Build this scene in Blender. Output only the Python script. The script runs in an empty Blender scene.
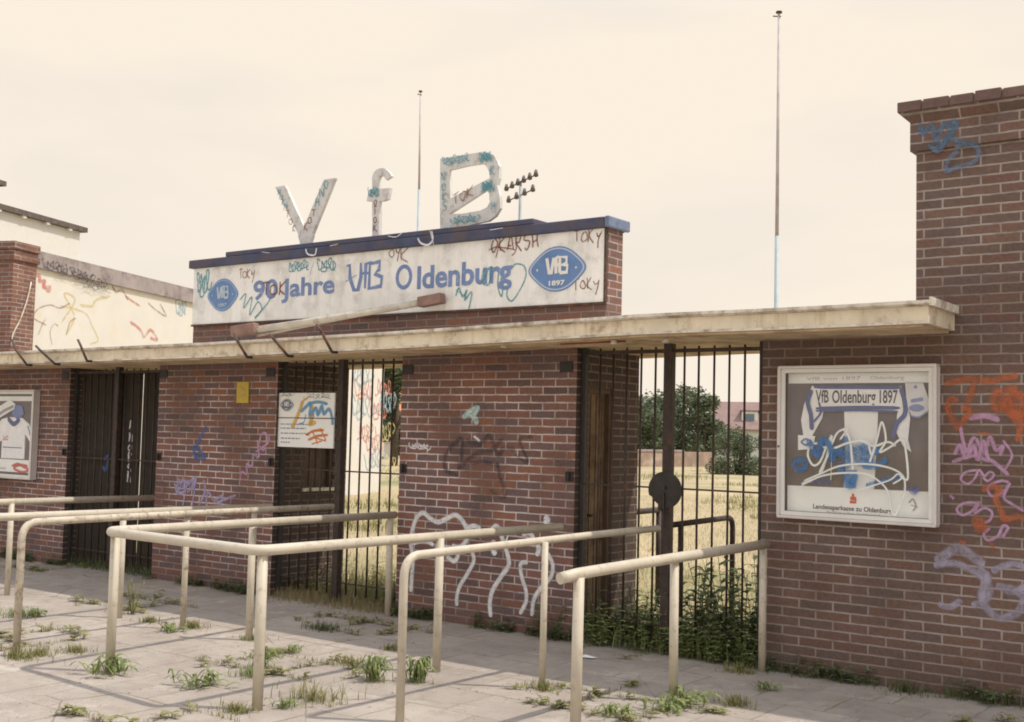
import bpy, bmesh, math, random
import numpy as np
from mathutils import Vector, Matrix
random.seed(7)
sc = bpy.context.scene
COL = sc.collection

# ------------------------------------------------------------------ camera, sky, sun, exposure
CAM_R = np.array([[0.80503449, 0.0179374, 0.59295677], [0.59275303, -0.06431285, -0.80281237], [0.02373437, 0.99776856, -0.0624065]])
FOC = 1175.32
CAM = np.array([0., -8.305, 1.70])
cd = bpy.data.cameras.new('camera'); cam = bpy.data.objects.new('camera', cd); COL.objects.link(cam)
cd.sensor_width = 36.0; cd.lens = FOC / 1024 * 36; cd.clip_start = 0.1; cd.clip_end = 3000
m4 = Matrix.Identity(4)
for i in range(3):
    for j in range(3): m4[i][j] = CAM_R[i, j]
m4.translation = Vector(CAM)
cam.matrix_world = m4
sc.camera = cam
sc.view_settings.view_transform = 'Standard'; sc.view_settings.look = 'None'
sc.view_settings.exposure = 0.17; sc.view_settings.gamma = 1.0
sc.cycles.pixel_filter_type = 'GAUSSIAN'; sc.cycles.filter_width = 2.1
sc.cycles.transparent_max_bounces = 24

SUN = Vector((0.52, 0.30, 1.0)).normalized()            # towards the sun
SUN_EL = math.asin(SUN.z); SUN_AZ = math.atan2(SUN.x, SUN.y)
w = bpy.data.worlds.new('World'); sc.world = w; w.use_nodes = True
nt = w.node_tree; nt.nodes.clear()
out = nt.nodes.new('ShaderNodeOutputWorld')
sky = nt.nodes.new('ShaderNodeTexSky'); sky.sky_type = 'NISHITA'; sky.sun_disc = False
sky.sun_elevation = SUN_EL; sky.sun_rotation = SUN_AZ; sky.dust_density = 3.0
bg1 = nt.nodes.new('ShaderNodeBackground'); bg1.inputs[1].default_value = 0.12
nt.links.new(sky.outputs[0], bg1.inputs[0])
tc = nt.nodes.new('ShaderNodeTexCoord')
mp = nt.nodes.new('ShaderNodeMapping'); mp.inputs['Scale'].default_value = (1, 1, 3.2)
nz = nt.nodes.new('ShaderNodeTexNoise'); nz.inputs['Scale'].default_value = 2.6; nz.inputs['Detail'].default_value = 5; nz.inputs['Roughness'].default_value = .5
nt.links.new(tc.outputs['Generated'], mp.inputs[0]); nt.links.new(mp.outputs[0], nz.inputs['Vector'])
cr = nt.nodes.new('ShaderNodeValToRGB')
cr.color_ramp.elements[0].position = .36; cr.color_ramp.elements[0].color = (.88, .88, .88, 1)
cr.color_ramp.elements[1].position = .56; cr.color_ramp.elements[1].color = (1, 1, 1, 1)
nt.links.new(nz.outputs['Fac'], cr.inputs[0])
bg2 = nt.nodes.new('ShaderNodeBackground'); bg2.inputs[1].default_value = 1.0
sx = nt.nodes.new('ShaderNodeSeparateXYZ'); nt.links.new(tc.outputs['Generated'], sx.inputs[0])
hr = nt.nodes.new('ShaderNodeMapRange'); hr.inputs[1].default_value = .34; hr.inputs[2].default_value = .62; nt.links.new(sx.outputs[2], hr.inputs[0])
hm = nt.nodes.new('ShaderNodeMix'); hm.data_type = 'RGBA'; hm.inputs[6].default_value = (.865, .770, .655, 1); hm.inputs[7].default_value = (.98, 1.02, 1.14, 1)   # warm haze low down, cooler brighter tone overhead, added to neutralise the fill light
nt.links.new(hr.outputs[0], hm.inputs[0]); nt.links.new(hm.outputs[2], bg2.inputs[0])
mx = nt.nodes.new('ShaderNodeMixShader')
nt.links.new(cr.outputs[0], mx.inputs[0]); nt.links.new(bg1.outputs[0], mx.inputs[1]); nt.links.new(bg2.outputs[0], mx.inputs[2])
nt.links.new(mx.outputs[0], out.inputs[0])
sl = bpy.data.lights.new('sun', 'SUN'); sl.energy = 2.9; sl.angle = math.radians(0.8); sl.color = (1.0, .93, .82)
so = bpy.data.objects.new('sun', sl); COL.objects.link(so); so.rotation_euler = SUN.to_track_quat('Z', 'Y').to_euler()
so.location = (0, 0, 30)

# ------------------------------------------------------------------ measuring helpers (a photo pixel cast onto a real plane)
def ray(px, py): return CAM_R @ np.array([px - 512., -(py - 361.), -FOC])
def onz(px, py, z=0.):
    d = ray(px, py); return Vector(CAM + d * (z - CAM[2]) / d[2])
def ony(px, py, y=0.):
    d = ray(px, py); return Vector(CAM + d * (y - CAM[1]) / d[1])
def onx(px, py, x):
    d = ray(px, py); return Vector(CAM + d * (x - CAM[0]) / d[0])
def far(px, dist):
    d = ray(px, 448); d = d / math.hypot(d[0], d[1]); p = CAM + d * dist; return Vector((p[0], p[1], 0))
def onpl(px, py, B, n):
    d = ray(px, py); t = ((np.array(B) - CAM) @ np.array(n)) / (d @ np.array(n)); return Vector(CAM + d * t)

# ------------------------------------------------------------------ object helpers
ORG = {}
def tag(o, label=None, cat=None, group=None, kind=None):
    if label: o['label'] = label
    if cat: o['category'] = cat
    if group: o['group'] = group
    if kind: o['kind'] = kind
    return o
def thing(name, loc, label, cat, group=None, rz=0.0):
    o = bpy.data.objects.new(name, None); COL.objects.link(o); o.empty_display_size = .1
    o.location = loc; o.rotation_euler = (0, 0, rz)
    tag(o, label, cat, group)
    ORG[o.name] = Vector((0, 0, 0)) if rz else Vector(loc)   # rotated things are built in local coordinates
    return o
class MB:
    """collects shapes, builds ONE mesh object"""
    def __init__(s): s.v = []; s.f = []; s.uv = []; s.sm = []
    def face(s, pts, uv=None, smooth=False):
        b = len(s.v); s.v += [Vector(p) for p in pts]; s.f.append(tuple(range(b, b + len(pts)))); s.uv.append(uv); s.sm.append(smooth)
    def box(s, x0, x1, y0, y1, z0, z1, M=None):
        p = [Vector((x, y, z)) for x in (x0, x1) for y in (y0, y1) for z in (z0, z1)]
        if M is not None: p = [M @ q for q in p]
        for q in ((0, 1, 3, 2), (4, 6, 7, 5), (0, 4, 5, 1), (2, 3, 7, 6), (0, 2, 6, 4), (1, 5, 7, 3)): s.face([p[i] for i in q])
    def prism(s, poly, y0, y1):
        """poly: (x,z) list, counter-clockwise seen from -y"""
        a = sum(poly[i][0] * poly[(i + 1) % len(poly)][1] - poly[(i + 1) % len(poly)][0] * poly[i][1] for i in range(len(poly)))
        if a < 0: poly = poly[::-1]
        s.face([(x, y0, z) for x, z in poly]); s.face([(x, y1, z) for x, z in poly[::-1]])
        n = len(poly)
        for i in range(n):
            a, b = poly[i], poly[(i + 1) % n]
            s.face([(b[0], y0, b[1]), (a[0], y0, a[1]), (a[0], y1, a[1]), (b[0], y1, b[1])])
    def ring(s, outer, inner, y0, y1):
        """band between two outlines of equal point count"""
        n = len(outer)
        for i in range(n):
            j = (i + 1) % n; o0, o1, i0, i1 = outer[i], outer[j], inner[i], inner[j]
            s.face([(o0[0], y0, o0[1]), (o1[0], y0, o1[1]), (i1[0], y0, i1[1]), (i0[0], y0, i0[1])])
            s.face([(o0[0], y1, o0[1]), (i0[0], y1, i0[1]), (i1[0], y1, i1[1]), (o1[0], y1, o1[1])])
            s.face([(o0[0], y0, o0[1]), (o0[0], y1, o0[1]), (o1[0], y1, o1[1]), (o1[0], y0, o1[1])])
            s.face([(i0[0], y0, i0[1]), (i1[0], y0, i1[1]), (i1[0], y1, i1[1]), (i0[0], y1, i0[1])])
    def tube(s, pts, r, seg=12, r2=None, bend=0.0, caps=True):
        pts = [Vector(p) for p in pts]
        if bend > 0 and len(pts) > 2:
            q = [pts[0]]
            for i in range(1, len(pts) - 1):
                a, b, c = pts[i - 1], pts[i], pts[i + 1]
                u = (a - b); v = (c - b); l = min(bend, u.length * .45, v.length * .45); p0 = b + u.normalized() * l; p1 = b + v.normalized() * l
                for k in range(9):
                    t = k / 8; q.append(p0 * (1 - t) ** 2 + b * 2 * t * (1 - t) + p1 * t * t)
            q.append(pts[-1]); pts = q
        n = len(pts); b0 = len(s.v); up = None; rings = []
        for i, p in enumerate(pts):
            t = (pts[min(i + 1, n - 1)] - pts[max(i - 1, 0)]).normalized()
            if up is None: up = t.orthogonal().normalized()
            up = (up - t * up.dot(t)).normalized(); sd = t.cross(up)
            rr = r if r2 is None else r + (r2 - r) * i / (n - 1)
            rings.append([len(s.v) + k for k in range(seg)])
            s.v += [p + (up * math.cos(2 * math.pi * k / seg) + sd * math.sin(2 * math.pi * k / seg)) * rr for k in range(seg)]
        for i in range(n - 1):
            for k in range(seg):
                s.f.append((rings[i][k], rings[i][(k + 1) % seg], rings[i + 1][(k + 1) % seg], rings[i + 1][k])); s.uv.append(None); s.sm.append(True)
        if caps:
            s.f.append(tuple(rings[0][::-1])); s.uv.append(None); s.sm.append(False)
            s.f.append(tuple(rings[-1])); s.uv.append(None); s.sm.append(False)
    def build(s, name, mat, parent=None, bevel=0.0, M=None):
        off = Vector((0, 0, 0)); r = parent
        while r is not None:
            if r.name in ORG: off = off + ORG[r.name]
            r = r.parent
        me = bpy.data.meshes.new(name)
        me.from_pydata([(Vector(p) - off)[:] for p in s.v], [], s.f)
        me.polygons.foreach_set('use_smooth', s.sm)
        uvl = me.uv_layers.new(name='UVMap')
        for pl, uv in zip(me.polygons, s.uv):
            nrm = pl.normal
            for k, li in enumerate(pl.loop_indices):
                if uv is not None: uvl.data[li].uv = uv[k]; continue
                c = Vector(s.v[me.loops[li].vertex_index])
                if abs(nrm.z) > .7: uvl.data[li].uv = (c.x, c.y)
                elif abs(nrm.y) >= abs(nrm.x): uvl.data[li].uv = (c.x, c.z)
                else: uvl.data[li].uv = (c.y + .06, c.z)
        me.validate(); me.update()
        o = bpy.data.objects.new(name, me); COL.objects.link(o); me.materials.append(mat)
        if parent is not None: o.parent = parent
        if bevel > 0:
            # weld, then a light bevel so edges catch light
            bm = bmesh.new(); bm.from_mesh(me); bmesh.ops.remove_doubles(bm, verts=bm.verts, dist=1e-5); bm.to_mesh(me); bm.free()
            b = o.modifiers.new('bevel', 'BEVEL'); b.width = bevel; b.segments = 2; b.limit_method = 'ANGLE'; b.angle_limit = math.radians(40)
        return o

# ------------------------------------------------------------------ materials
def mat(name, col, rough=.8, metal=0.0, var=0.12, scale=6.0, spots=None, spot_amt=.5, spot_scale=9.0, bump=.0, bscale=60, spec=.3, alpha_noise=None, streak=None):
    """base colour with two octaves of wear; spots = second colour in noise patches"""
    m = bpy.data.materials.new(name); m.use_nodes = True; n = m.node_tree; L = n.links; b = n.nodes['Principled BSDF']
    b.inputs['Roughness'].default_value = rough; b.inputs['Metallic'].default_value = metal; b.inputs['Specular IOR Level'].default_value = spec
    t = n.nodes.new('ShaderNodeTexCoord')
    z = n.nodes.new('ShaderNodeTexNoise'); z.inputs['Scale'].default_value = scale; z.inputs['Detail'].default_value = 8; z.inputs['Roughness'].default_value = .65
    L.new(t.outputs['Object'], z.inputs['Vector'])
    r = n.nodes.new('ShaderNodeMapRange'); r.inputs[1].default_value = .3; r.inputs[2].default_value = .7; r.inputs[3].default_value = 1 - var; r.inputs[4].default_value = 1 + var
    L.new(z.outputs['Fac'], r.inputs[0])
    mu = n.nodes.new('ShaderNodeVectorMath'); mu.operation = 'SCALE'; mu.inputs[0].default_value = col[:3]; L.new(r.outputs[0], mu.inputs['Scale'])
    cur = mu.outputs[0]
    if spots:
        z2 = n.nodes.new('ShaderNodeTexNoise'); z2.inputs['Scale'].default_value = spot_scale; z2.inputs['Detail'].default_value = 9; z2.inputs['Roughness'].default_value = .7
        L.new(t.outputs['Object'], z2.inputs['Vector'])
        r2 = n.nodes.new('ShaderNodeMapRange'); r2.inputs[1].default_value = .62 - .3 * spot_amt; r2.inputs[2].default_value = .74 - .2 * spot_amt
        L.new(z2.outputs['Fac'], r2.inputs[0])
        mi = n.nodes.new('ShaderNodeMix'); mi.data_type = 'RGBA'; L.new(r2.outputs[0], mi.inputs[0]); L.new(cur, mi.inputs[6]); mi.inputs[7].default_value = (*spots, 1)
        cur = mi.outputs[2]
    if streak:
        mpp = n.nodes.new('ShaderNodeMapping'); mpp.inputs['Scale'].default_value = (7, 7, .8); L.new(t.outputs['Object'], mpp.inputs[0])
        zs_ = n.nodes.new('ShaderNodeTexNoise'); zs_.inputs['Scale'].default_value = 1.6; zs_.inputs['Detail'].default_value = 7; zs_.inputs['Roughness'].default_value = .7; L.new(mpp.outputs[0], zs_.inputs['Vector'])
        rs_ = n.nodes.new('ShaderNodeMapRange'); rs_.inputs[1].default_value = .50; rs_.inputs[2].default_value = .72; rs_.inputs[4].default_value = .75; L.new(zs_.outputs['Fac'], rs_.inputs[0])
        ms_ = n.nodes.new('ShaderNodeMix'); ms_.data_type = 'RGBA'; L.new(rs_.outputs[0], ms_.inputs[0]); L.new(cur, ms_.inputs[6]); ms_.inputs[7].default_value = (*streak, 1); cur = ms_.outputs[2]
    L.new(cur, b.inputs['Base Color'])
    if bump:
        z3 = n.nodes.new('ShaderNodeTexNoise'); z3.inputs['Scale'].default_value = bscale; z3.inputs['Detail'].default_value = 5; L.new(t.outputs['Object'], z3.inputs['Vector'])
        bp = n.nodes.new('ShaderNodeBump'); bp.inputs['Strength'].default_value = bump; bp.inputs['Distance'].default_value = .01
        L.new(z3.outputs['Fac'], bp.inputs['Height']); L.new(bp.outputs[0], b.inputs['Normal'])
    if alpha_noise is not None:
        lo, hi, sc_ = alpha_noise
        z4 = n.nodes.new('ShaderNodeTexNoise'); z4.inputs['Scale'].default_value = sc_; z4.inputs['Detail'].default_value = 6; z4.inputs['Roughness'].default_value = .75; L.new(t.outputs['Object'], z4.inputs['Vector'])
        r4 = n.nodes.new('ShaderNodeMapRange'); r4.inputs[1].default_value = .35; r4.inputs[2].default_value = .62; r4.inputs[3].default_value = lo; r4.inputs[4].default_value = hi
        L.new(z4.outputs['Fac'], r4.inputs[0]); 
        uvn = n.nodes.new('ShaderNodeUVMap'); uvn.uv_map = 'UVMap'; sp = n.nodes.new('ShaderNodeSeparateXYZ'); L.new(uvn.outputs[0], sp.inputs[0])
        ed = n.nodes.new('ShaderNodeMapRange'); ed.interpolation_type = 'SMOOTHSTEP'; ed.inputs[1].default_value = 0; ed.inputs[2].default_value = .62; L.new(sp.outputs[0], ed.inputs[0])
        mu4 = n.nodes.new('ShaderNodeMath'); mu4.operation = 'MULTIPLY'; L.new(r4.outputs[0], mu4.inputs[0]); L.new(ed.outputs[0], mu4.inputs[1]); L.new(mu4.outputs[0], b.inputs['Alpha'])
    return m

def brick_mat(name, cols, mortar=(.62, .55, .52), mortar_dirty=(.235, .185, .155), bw=.2575, bh=.0683, seed=0.0, ms=.0145, dirty_lo=.42, dirty_hi=.60):
    m = bpy.data.materials.new(name); m.use_nodes = True; n = m.node_tree; L = n.links; b = n.nodes['Principled BSDF']
    b.inputs['Roughness'].default_value = .85; b.inputs['Specular IOR Level'].default_value = .25
    uv = n.nodes.new('ShaderNodeUVMap'); uv.uv_map = 'UVMap'
    # wobble the joints a little
    zw = n.nodes.new('ShaderNodeTexNoise'); zw.inputs['Scale'].default_value = 14; zw.inputs['Detail'].default_value = 3; L.new(uv.outputs[0], zw.inputs['Vector'])
    sb = n.nodes.new('ShaderNodeVectorMath'); sb.operation = 'SUBTRACT'; sb.inputs[1].default_value = (.5, .5, .5); L.new(zw.outputs['Color'], sb.inputs[0])
    sc2 = n.nodes.new('ShaderNodeVectorMath'); sc2.operation = 'SCALE'; sc2.inputs['Scale'].default_value = .010; L.new(sb.outputs[0], sc2.inputs[0])
    ad = n.nodes.new('ShaderNodeVectorMath'); ad.operation = 'ADD'; L.new(uv.outputs[0], ad.inputs[0]); L.new(sc2.outputs[0], ad.inputs[1])
    ad2 = n.nodes.new('ShaderNodeVectorMath'); ad2.operation = 'ADD'; ad2.inputs[1].default_value = (seed, 0, 0); L.new(ad.outputs[0], ad2.inputs[0])
    br = n.nodes.new('ShaderNodeTexBrick'); br.inputs['Scale'].default_value = 1; br.inputs['Brick Width'].default_value = bw; br.inputs['Row Height'].default_value = bh
    br.inputs['Mortar Size'].default_value = ms * .5; br.inputs['Mortar Smooth'].default_value = .25; br.inputs['Color1'].default_value = (0, 0, 0, 1); br.inputs['Color2'].default_value = (1, 1, 1, 1); br.inputs['Mortar'].default_value = (.5, .5, .5, 1)
    L.new(ad2.outputs[0], br.inputs['Vector'])
    cr = n.nodes.new('ShaderNodeValToRGB'); cr.color_ramp.interpolation = 'LINEAR'
    els = cr.color_ramp.elements
    els[0].position = 0; els[0].color = (*cols[0], 1); els[1].position = 1; els[1].color = (*cols[-1], 1)
    for i, c in enumerate(cols[1:-1]):
        e = els.new((i + 1) / (len(cols) - 1)); e.color = (*c, 1)
    L.new(br.outputs['Color'], cr.inputs[0])
    zs = n.nodes.new('ShaderNodeTexNoise'); zs.inputs['Scale'].default_value = 38; zs.inputs['Detail'].default_value = 7; zs.inputs['Roughness'].default_value = .7; L.new(uv.outputs[0], zs.inputs['Vector'])
    zr = n.nodes.new('ShaderNodeMapRange'); zr.inputs[1].default_value = .25; zr.inputs[2].default_value = .75; zr.inputs[3].default_value = .72; zr.inputs[4].default_value = 1.30; L.new(zs.outputs['Fac'], zr.inputs[0])
    vm = n.nodes.new('ShaderNodeVectorMath'); vm.operation = 'SCALE'; L.new(cr.outputs[0], vm.inputs[0]); L.new(zr.outputs[0], vm.inputs['Scale'])
    # grime in large patches
    zg = n.nodes.new('ShaderNodeTexNoise'); zg.inputs['Scale'].default_value = 1.3; zg.inputs['Detail'].default_value = 6; zg.inputs['Roughness'].default_value = .6; L.new(ad2.outputs[0], zg.inputs['Vector'])
    gr = n.nodes.new('ShaderNodeMapRange'); gr.inputs[1].default_value = dirty_lo; gr.inputs[2].default_value = dirty_hi; L.new(zg.outputs['Fac'], gr.inputs[0])
    mm = n.nodes.new('ShaderNodeMix'); mm.data_type = 'RGBA'; mm.inputs[6].default_value = (*mortar, 1); mm.inputs[7].default_value = (*mortar_dirty, 1); L.new(gr.outputs[0], mm.inputs[0])
    spz = n.nodes.new('ShaderNodeSeparateXYZ'); L.new(uv.outputs[0], spz.inputs[0])
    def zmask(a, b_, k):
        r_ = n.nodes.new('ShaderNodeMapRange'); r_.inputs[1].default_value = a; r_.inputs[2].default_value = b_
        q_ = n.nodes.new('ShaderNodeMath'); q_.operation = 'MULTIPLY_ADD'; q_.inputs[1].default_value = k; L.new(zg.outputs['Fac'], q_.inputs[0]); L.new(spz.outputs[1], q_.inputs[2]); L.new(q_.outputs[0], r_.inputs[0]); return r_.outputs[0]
    lo_ = zmask(.62, .22, .5 * .6); hi_ = zmask(2.30, 2.62, .6)  # darker towards the foot and in a band at canopy height
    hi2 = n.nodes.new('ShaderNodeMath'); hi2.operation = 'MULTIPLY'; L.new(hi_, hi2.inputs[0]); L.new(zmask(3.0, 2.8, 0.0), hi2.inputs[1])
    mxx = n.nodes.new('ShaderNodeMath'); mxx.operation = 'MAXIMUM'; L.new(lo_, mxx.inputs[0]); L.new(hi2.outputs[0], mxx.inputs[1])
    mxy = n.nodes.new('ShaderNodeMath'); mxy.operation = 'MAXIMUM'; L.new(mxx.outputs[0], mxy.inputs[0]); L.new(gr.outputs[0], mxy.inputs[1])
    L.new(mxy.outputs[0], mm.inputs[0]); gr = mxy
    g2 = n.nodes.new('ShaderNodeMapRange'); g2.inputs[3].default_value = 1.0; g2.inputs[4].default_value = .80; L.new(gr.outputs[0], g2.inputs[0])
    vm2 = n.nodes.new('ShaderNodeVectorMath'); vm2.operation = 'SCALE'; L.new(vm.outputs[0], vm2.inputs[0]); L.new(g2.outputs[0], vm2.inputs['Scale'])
    # mortar partly lost at random joints
    zm = n.nodes.new('ShaderNodeTexNoise'); zm.inputs['Scale'].default_value = 9; zm.inputs['Detail'].default_value = 4; L.new(ad2.outputs[0], zm.inputs['Vector'])
    mr = n.nodes.new('ShaderNodeMapRange'); mr.inputs[1].default_value = .3; mr.inputs[2].default_value = .5; mr.inputs[3].default_value = .45; mr.inputs[4].default_value = 1; L.new(zm.outputs['Fac'], mr.inputs[0])
    mf = n.nodes.new('ShaderNodeMath'); mf.operation = 'MULTIPLY'; L.new(br.outputs['Fac'], mf.inputs[0]); L.new(mr.outputs[0], mf.inputs[1])
    mi = n.nodes.new('ShaderNodeMix'); mi.data_type = 'RGBA'; L.new(mf.outputs[0], mi.inputs[0]); L.new(vm2.outputs[0], mi.inputs[6]); L.new(mm.outputs[2], mi.inputs[7])
    L.new(mi.outputs[2], b.inputs['Base Color'])
    inv = n.nodes.new('ShaderNodeMath'); inv.operation = 'MULTIPLY_ADD'; inv.inputs[1].default_value = -1; inv.inputs[2].default_value = 1; L.new(br.outputs['Fac'], inv.inputs[0])
    ah = n.nodes.new('ShaderNodeMath'); ah.operation = 'MULTIPLY_ADD'; ah.inputs[1].default_value = .35; L.new(zs.outputs['Fac'], ah.inputs[0]); L.new(inv.outputs[0], ah.inputs[2])
    bp = n.nodes.new('ShaderNodeBump'); bp.inputs['Strength'].default_value = .55; bp.inputs['Distance'].default_value = .006; L.new(ah.outputs[0], bp.inputs['Height']); L.new(bp.outputs[0], b.inputs['Normal'])
    return m

BR = [(.140, .095, .090), (.205, .110, .092), (.240, .122, .096), (.165, .115, .114), (.215, .120, .102), (.275, .128, .085)]
BT = [(.140, .098, .082), (.178, .112, .088), (.155, .110, .096), (.192, .118, .090), (.17, .098, .078)]
M = {}
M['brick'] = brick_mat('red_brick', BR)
M['brick_side'] = brick_mat('shade_toned_side_brick', [(.075, .056, .048), (.10, .066, .055), (.088, .064, .058), (.105, .066, .054)], mortar=(.17, .145, .12), seed=.23)  # booth sides: brick colour darkened to stand in for the passage shade
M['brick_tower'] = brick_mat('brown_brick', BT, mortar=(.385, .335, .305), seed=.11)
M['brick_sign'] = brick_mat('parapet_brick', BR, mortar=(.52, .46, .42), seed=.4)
M['brick_old'] = brick_mat('old_brick', [(.20, .10, .08), (.26, .13, .10), (.16, .09, .08)], mortar=(.42, .38, .34), seed=.7)
M['concrete_cream'] = mat('weathered_cream_concrete', (.74, .655, .50), .85, var=.16, scale=3.0, spots=(.42, .32, .22), spot_amt=.30, spot_scale=5.5, bump=.25, bscale=40, streak=(.46, .34, .22))
M['concrete_edge'] = mat('pale_roof_edge', (.72, .665, .57), .8, var=.2, scale=5, spots=(.33, .26, .19), spot_amt=.5, spot_scale=7)
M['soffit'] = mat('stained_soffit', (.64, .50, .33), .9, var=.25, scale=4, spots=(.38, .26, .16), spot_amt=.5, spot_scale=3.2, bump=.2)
M['pipe'] = mat('cream_pipe_paint', (.56, .50, .395), .5, var=.12, scale=4, spots=(.37, .30, .23), spot_amt=.24, spot_scale=19, bump=.12, bscale=80, spec=.45)
M['pipe_old'] = mat('worn_pipe_paint', (.54, .475, .375), .6, var=.18, scale=7, spots=(.24, .17, .12), spot_amt=.38, spot_scale=17, bump=.2, bscale=70)
M['iron'] = mat('rusty_black_iron', (.055, .042, .037), .6, metal=.2, var=.3, scale=12, spots=(.13, .06, .04), spot_amt=.3, spot_scale=15)
M['iron_dark'] = mat('black_iron', (.042, .037, .034), .55, metal=.2, var=.3, scale=12)
M['rust'] = mat('rusted_bracket', (.075, .05, .04), .8, var=.4, scale=20, spots=(.25, .075, .035), spot_amt=.35, spot_scale=12)
M['board'] = mat('dirty_white_board', (.80, .78, .74), .7, var=.08, scale=3, spots=(.58, .56, .53), spot_amt=.36, spot_scale=3.8, streak=(.60, .57, .52))
M['blue'] = mat('faded_blue_paint', (.165, .235, .43), .6, var=.15, scale=8, spots=(.34, .39, .50), spot_amt=.25, spot_scale=18)
M['blue_emblem'] = mat('emblem_blue', (.13, .225, .43), .5, var=.12, scale=9)
M['coping'] = mat('blue_coping', (.060, .070, .125), .6, var=.35, scale=4, spots=(.10, .08, .09), spot_amt=.5, spot_scale=3.3)
M['coping_end'] = mat('pale_blue_coping', (.15, .19, .29), .5, var=.2, scale=6, spots=(.1, .1, .16), spot_amt=.4)
M['white'] = mat('white_paint', (.74, .71, .65), .6, var=.06)
M['letter'] = mat('letter_enamel', (.64, .63, .61), .6, var=.12, scale=9, spots=(.42, .38, .35), spot_amt=.40, spot_scale=13)
M['letter_side'] = mat('letter_rust', (.36, .28, .235), .7, var=.3, scale=14)
M['plaster'] = mat('cream_plaster', (.68, .655, .61), .9, var=.05, scale=2, spots=(.68, .61, .50), spot_amt=.3, spot_scale=2.5, bump=.15, streak=(.70, .645, .54))
M['plaster_far'] = mat('far_white_render', (.70, .68, .64), .9, var=.04)
M['coping_grey'] = mat('slate_coping', (.34, .295, .29), .85, var=.2, scale=2.5, spots=(.17, .13, .14), spot_amt=.45, spot_scale=2.2)
M['roof_dark'] = mat('dark_roof_edge', (.13, .105, .095), .8, var=.3)
M['wood'] = mat('brown_door_wood', (.20, .135, .08), .75, var=.25, scale=7, spots=(.10, .06, .035), spot_amt=.4, spot_scale=6)
M['wood_dark'] = mat('dark_door_frame', (.13, .09, .065), .8, var=.3)
M['block'] = mat('brown_block', (.24, .15, .12), .8, var=.3)
M['yellow'] = mat('yellow_notice', (.55, .40, .07), .7, var=.1)
M['alu'] = mat('painted_case_frame', (.66, .62, .60), .45, metal=.15, var=.07, spec=.5)
M['alu_in'] = mat('case_inner_mat', (.74, .73, .69), .6, var=.05)
M['cork'] = mat('brown_backboard', (.155, .125, .125), .9, var=.15, scale=5)
M['paper'] = mat('white_paper', (.88, .89, .86), .8, var=.04)
M['cloth_w'] = mat('white_cloth', (.86, .86, .86), .9, var=.08, scale=14)
M['cloth_b'] = mat('navy_cloth', (.10, .115, .27), .9, var=.15, scale=14)
M['ink'] = mat('dark_ink', (.085, .07, .10), .7)
M['ink_grey'] = mat('grey_ink', (.33, .32, .31), .7)
M['red'] = mat('red_print', (.62, .09, .045), .7)
M['orange'] = mat('orange_spray', (.55, .17, .08), .8, alpha_noise=(.25, .65, 12))
M['magenta'] = mat('magenta_spray', (.56, .34, .50), .8, alpha_noise=(.5, .95, 14))
M['lavender'] = mat('lavender_spray', (.44, .40, .50), .8, alpha_noise=(.25, .75, 12))
M['white_spray'] = mat('white_spray', (.80, .79, .80), .8, alpha_noise=(.6, 1.0, 30))
M['dark_spray'] = mat('dark_spray', (.085, .07, .08), .8, alpha_noise=(.1, .6, 14))
M['teal_spray'] = mat('teal_spray', (.10, .32, .38), .8, alpha_noise=(.3, .95, 30))
M['blue_spray'] = mat('blue_spray', (.10, .16, .36), .8, alpha_noise=(.3, .9, 18))
M['sky_spray'] = mat('light_blue_spray', (.14, .36, .62), .7, alpha_noise=(.5, 1, 24))
M['yellow_spray'] = mat('ochre_spray', (.70, .42, .07), .7, alpha_noise=(.3, .95, 24))
M['maroon_spray'] = mat('maroon_spray', (.24, .085, .06), .8, alpha_noise=(.4, .95, 40))
M['silver_spray'] = mat('silver_spray', (.78, .80, .76), .5, alpha_noise=(.9, 1, 30))
M['glass'] = bpy.data.materials.new('case_glass'); M['glass'].use_nodes = True
_n = M['glass'].node_tree; _n.nodes.clear(); _o = _n.nodes.new('ShaderNodeOutputMaterial'); _t = _n.nodes.new('ShaderNodeBsdfTransparent'); _t.inputs[0].default_value = (1, 1, 1, 1)
_g = _n.nodes.new('ShaderNodeBsdfGlossy'); _g.inputs['Roughness'].default_value = .06; _fr = _n.nodes.new('ShaderNodeFresnel'); _fr.inputs[0].default_value = 1.5
_m = _n.nodes.new('ShaderNodeMixShader'); _m.inputs[0].default_value = .05; _n.links.new(_t.outputs[0], _m.inputs[1]); _n.links.new(_g.outputs[0], _m.inputs[2]); _n.links.new(_m.outputs[0], _o.inputs[0])

def leaf_mat(name, c1, c2, trans=.25):
    m = bpy.data.materials.new(name); m.use_nodes = True; n = m.node_tree; L = n.links; b = n.nodes['Principled BSDF']
    b.inputs['Roughness'].default_value = .7; b.inputs['Specular IOR Level'].default_value = .2
    g = n.nodes.new('ShaderNodeNewGeometry'); mi = n.nodes.new('ShaderNodeMix'); mi.data_type = 'RGBA'
    L.new(g.outputs['Random Per Island'], mi.inputs[0]); mi.inputs[6].default_value = (*c1, 1); mi.inputs[7].default_value = (*c2, 1)
    L.new(mi.outputs[2], b.inputs['Base Color'])
    t = n.nodes.new('ShaderNodeBsdfTranslucent'); L.new(mi.outputs[2], t.inputs[0]); ms = n.nodes.new('ShaderNodeMixShader'); ms.inputs[0].default_value = trans
    o = n.nodes['Material Output']; L.new(b.outputs[0], ms.inputs[1]); L.new(t.outputs[0], ms.inputs[2]); L.new(ms.outputs[0], o.inputs[0])
    return m
M['leaf'] = leaf_mat('weed_leaf', (.15, .20, .07), (.31, .34, .14))
M['leaf_dark'] = leaf_mat('dark_weed_leaf', (.085, .115, .05), (.19, .215, .10))
M['leaf_dry'] = leaf_mat('dry_grass', (.48, .38, .21), (.34, .28, .14))
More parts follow.
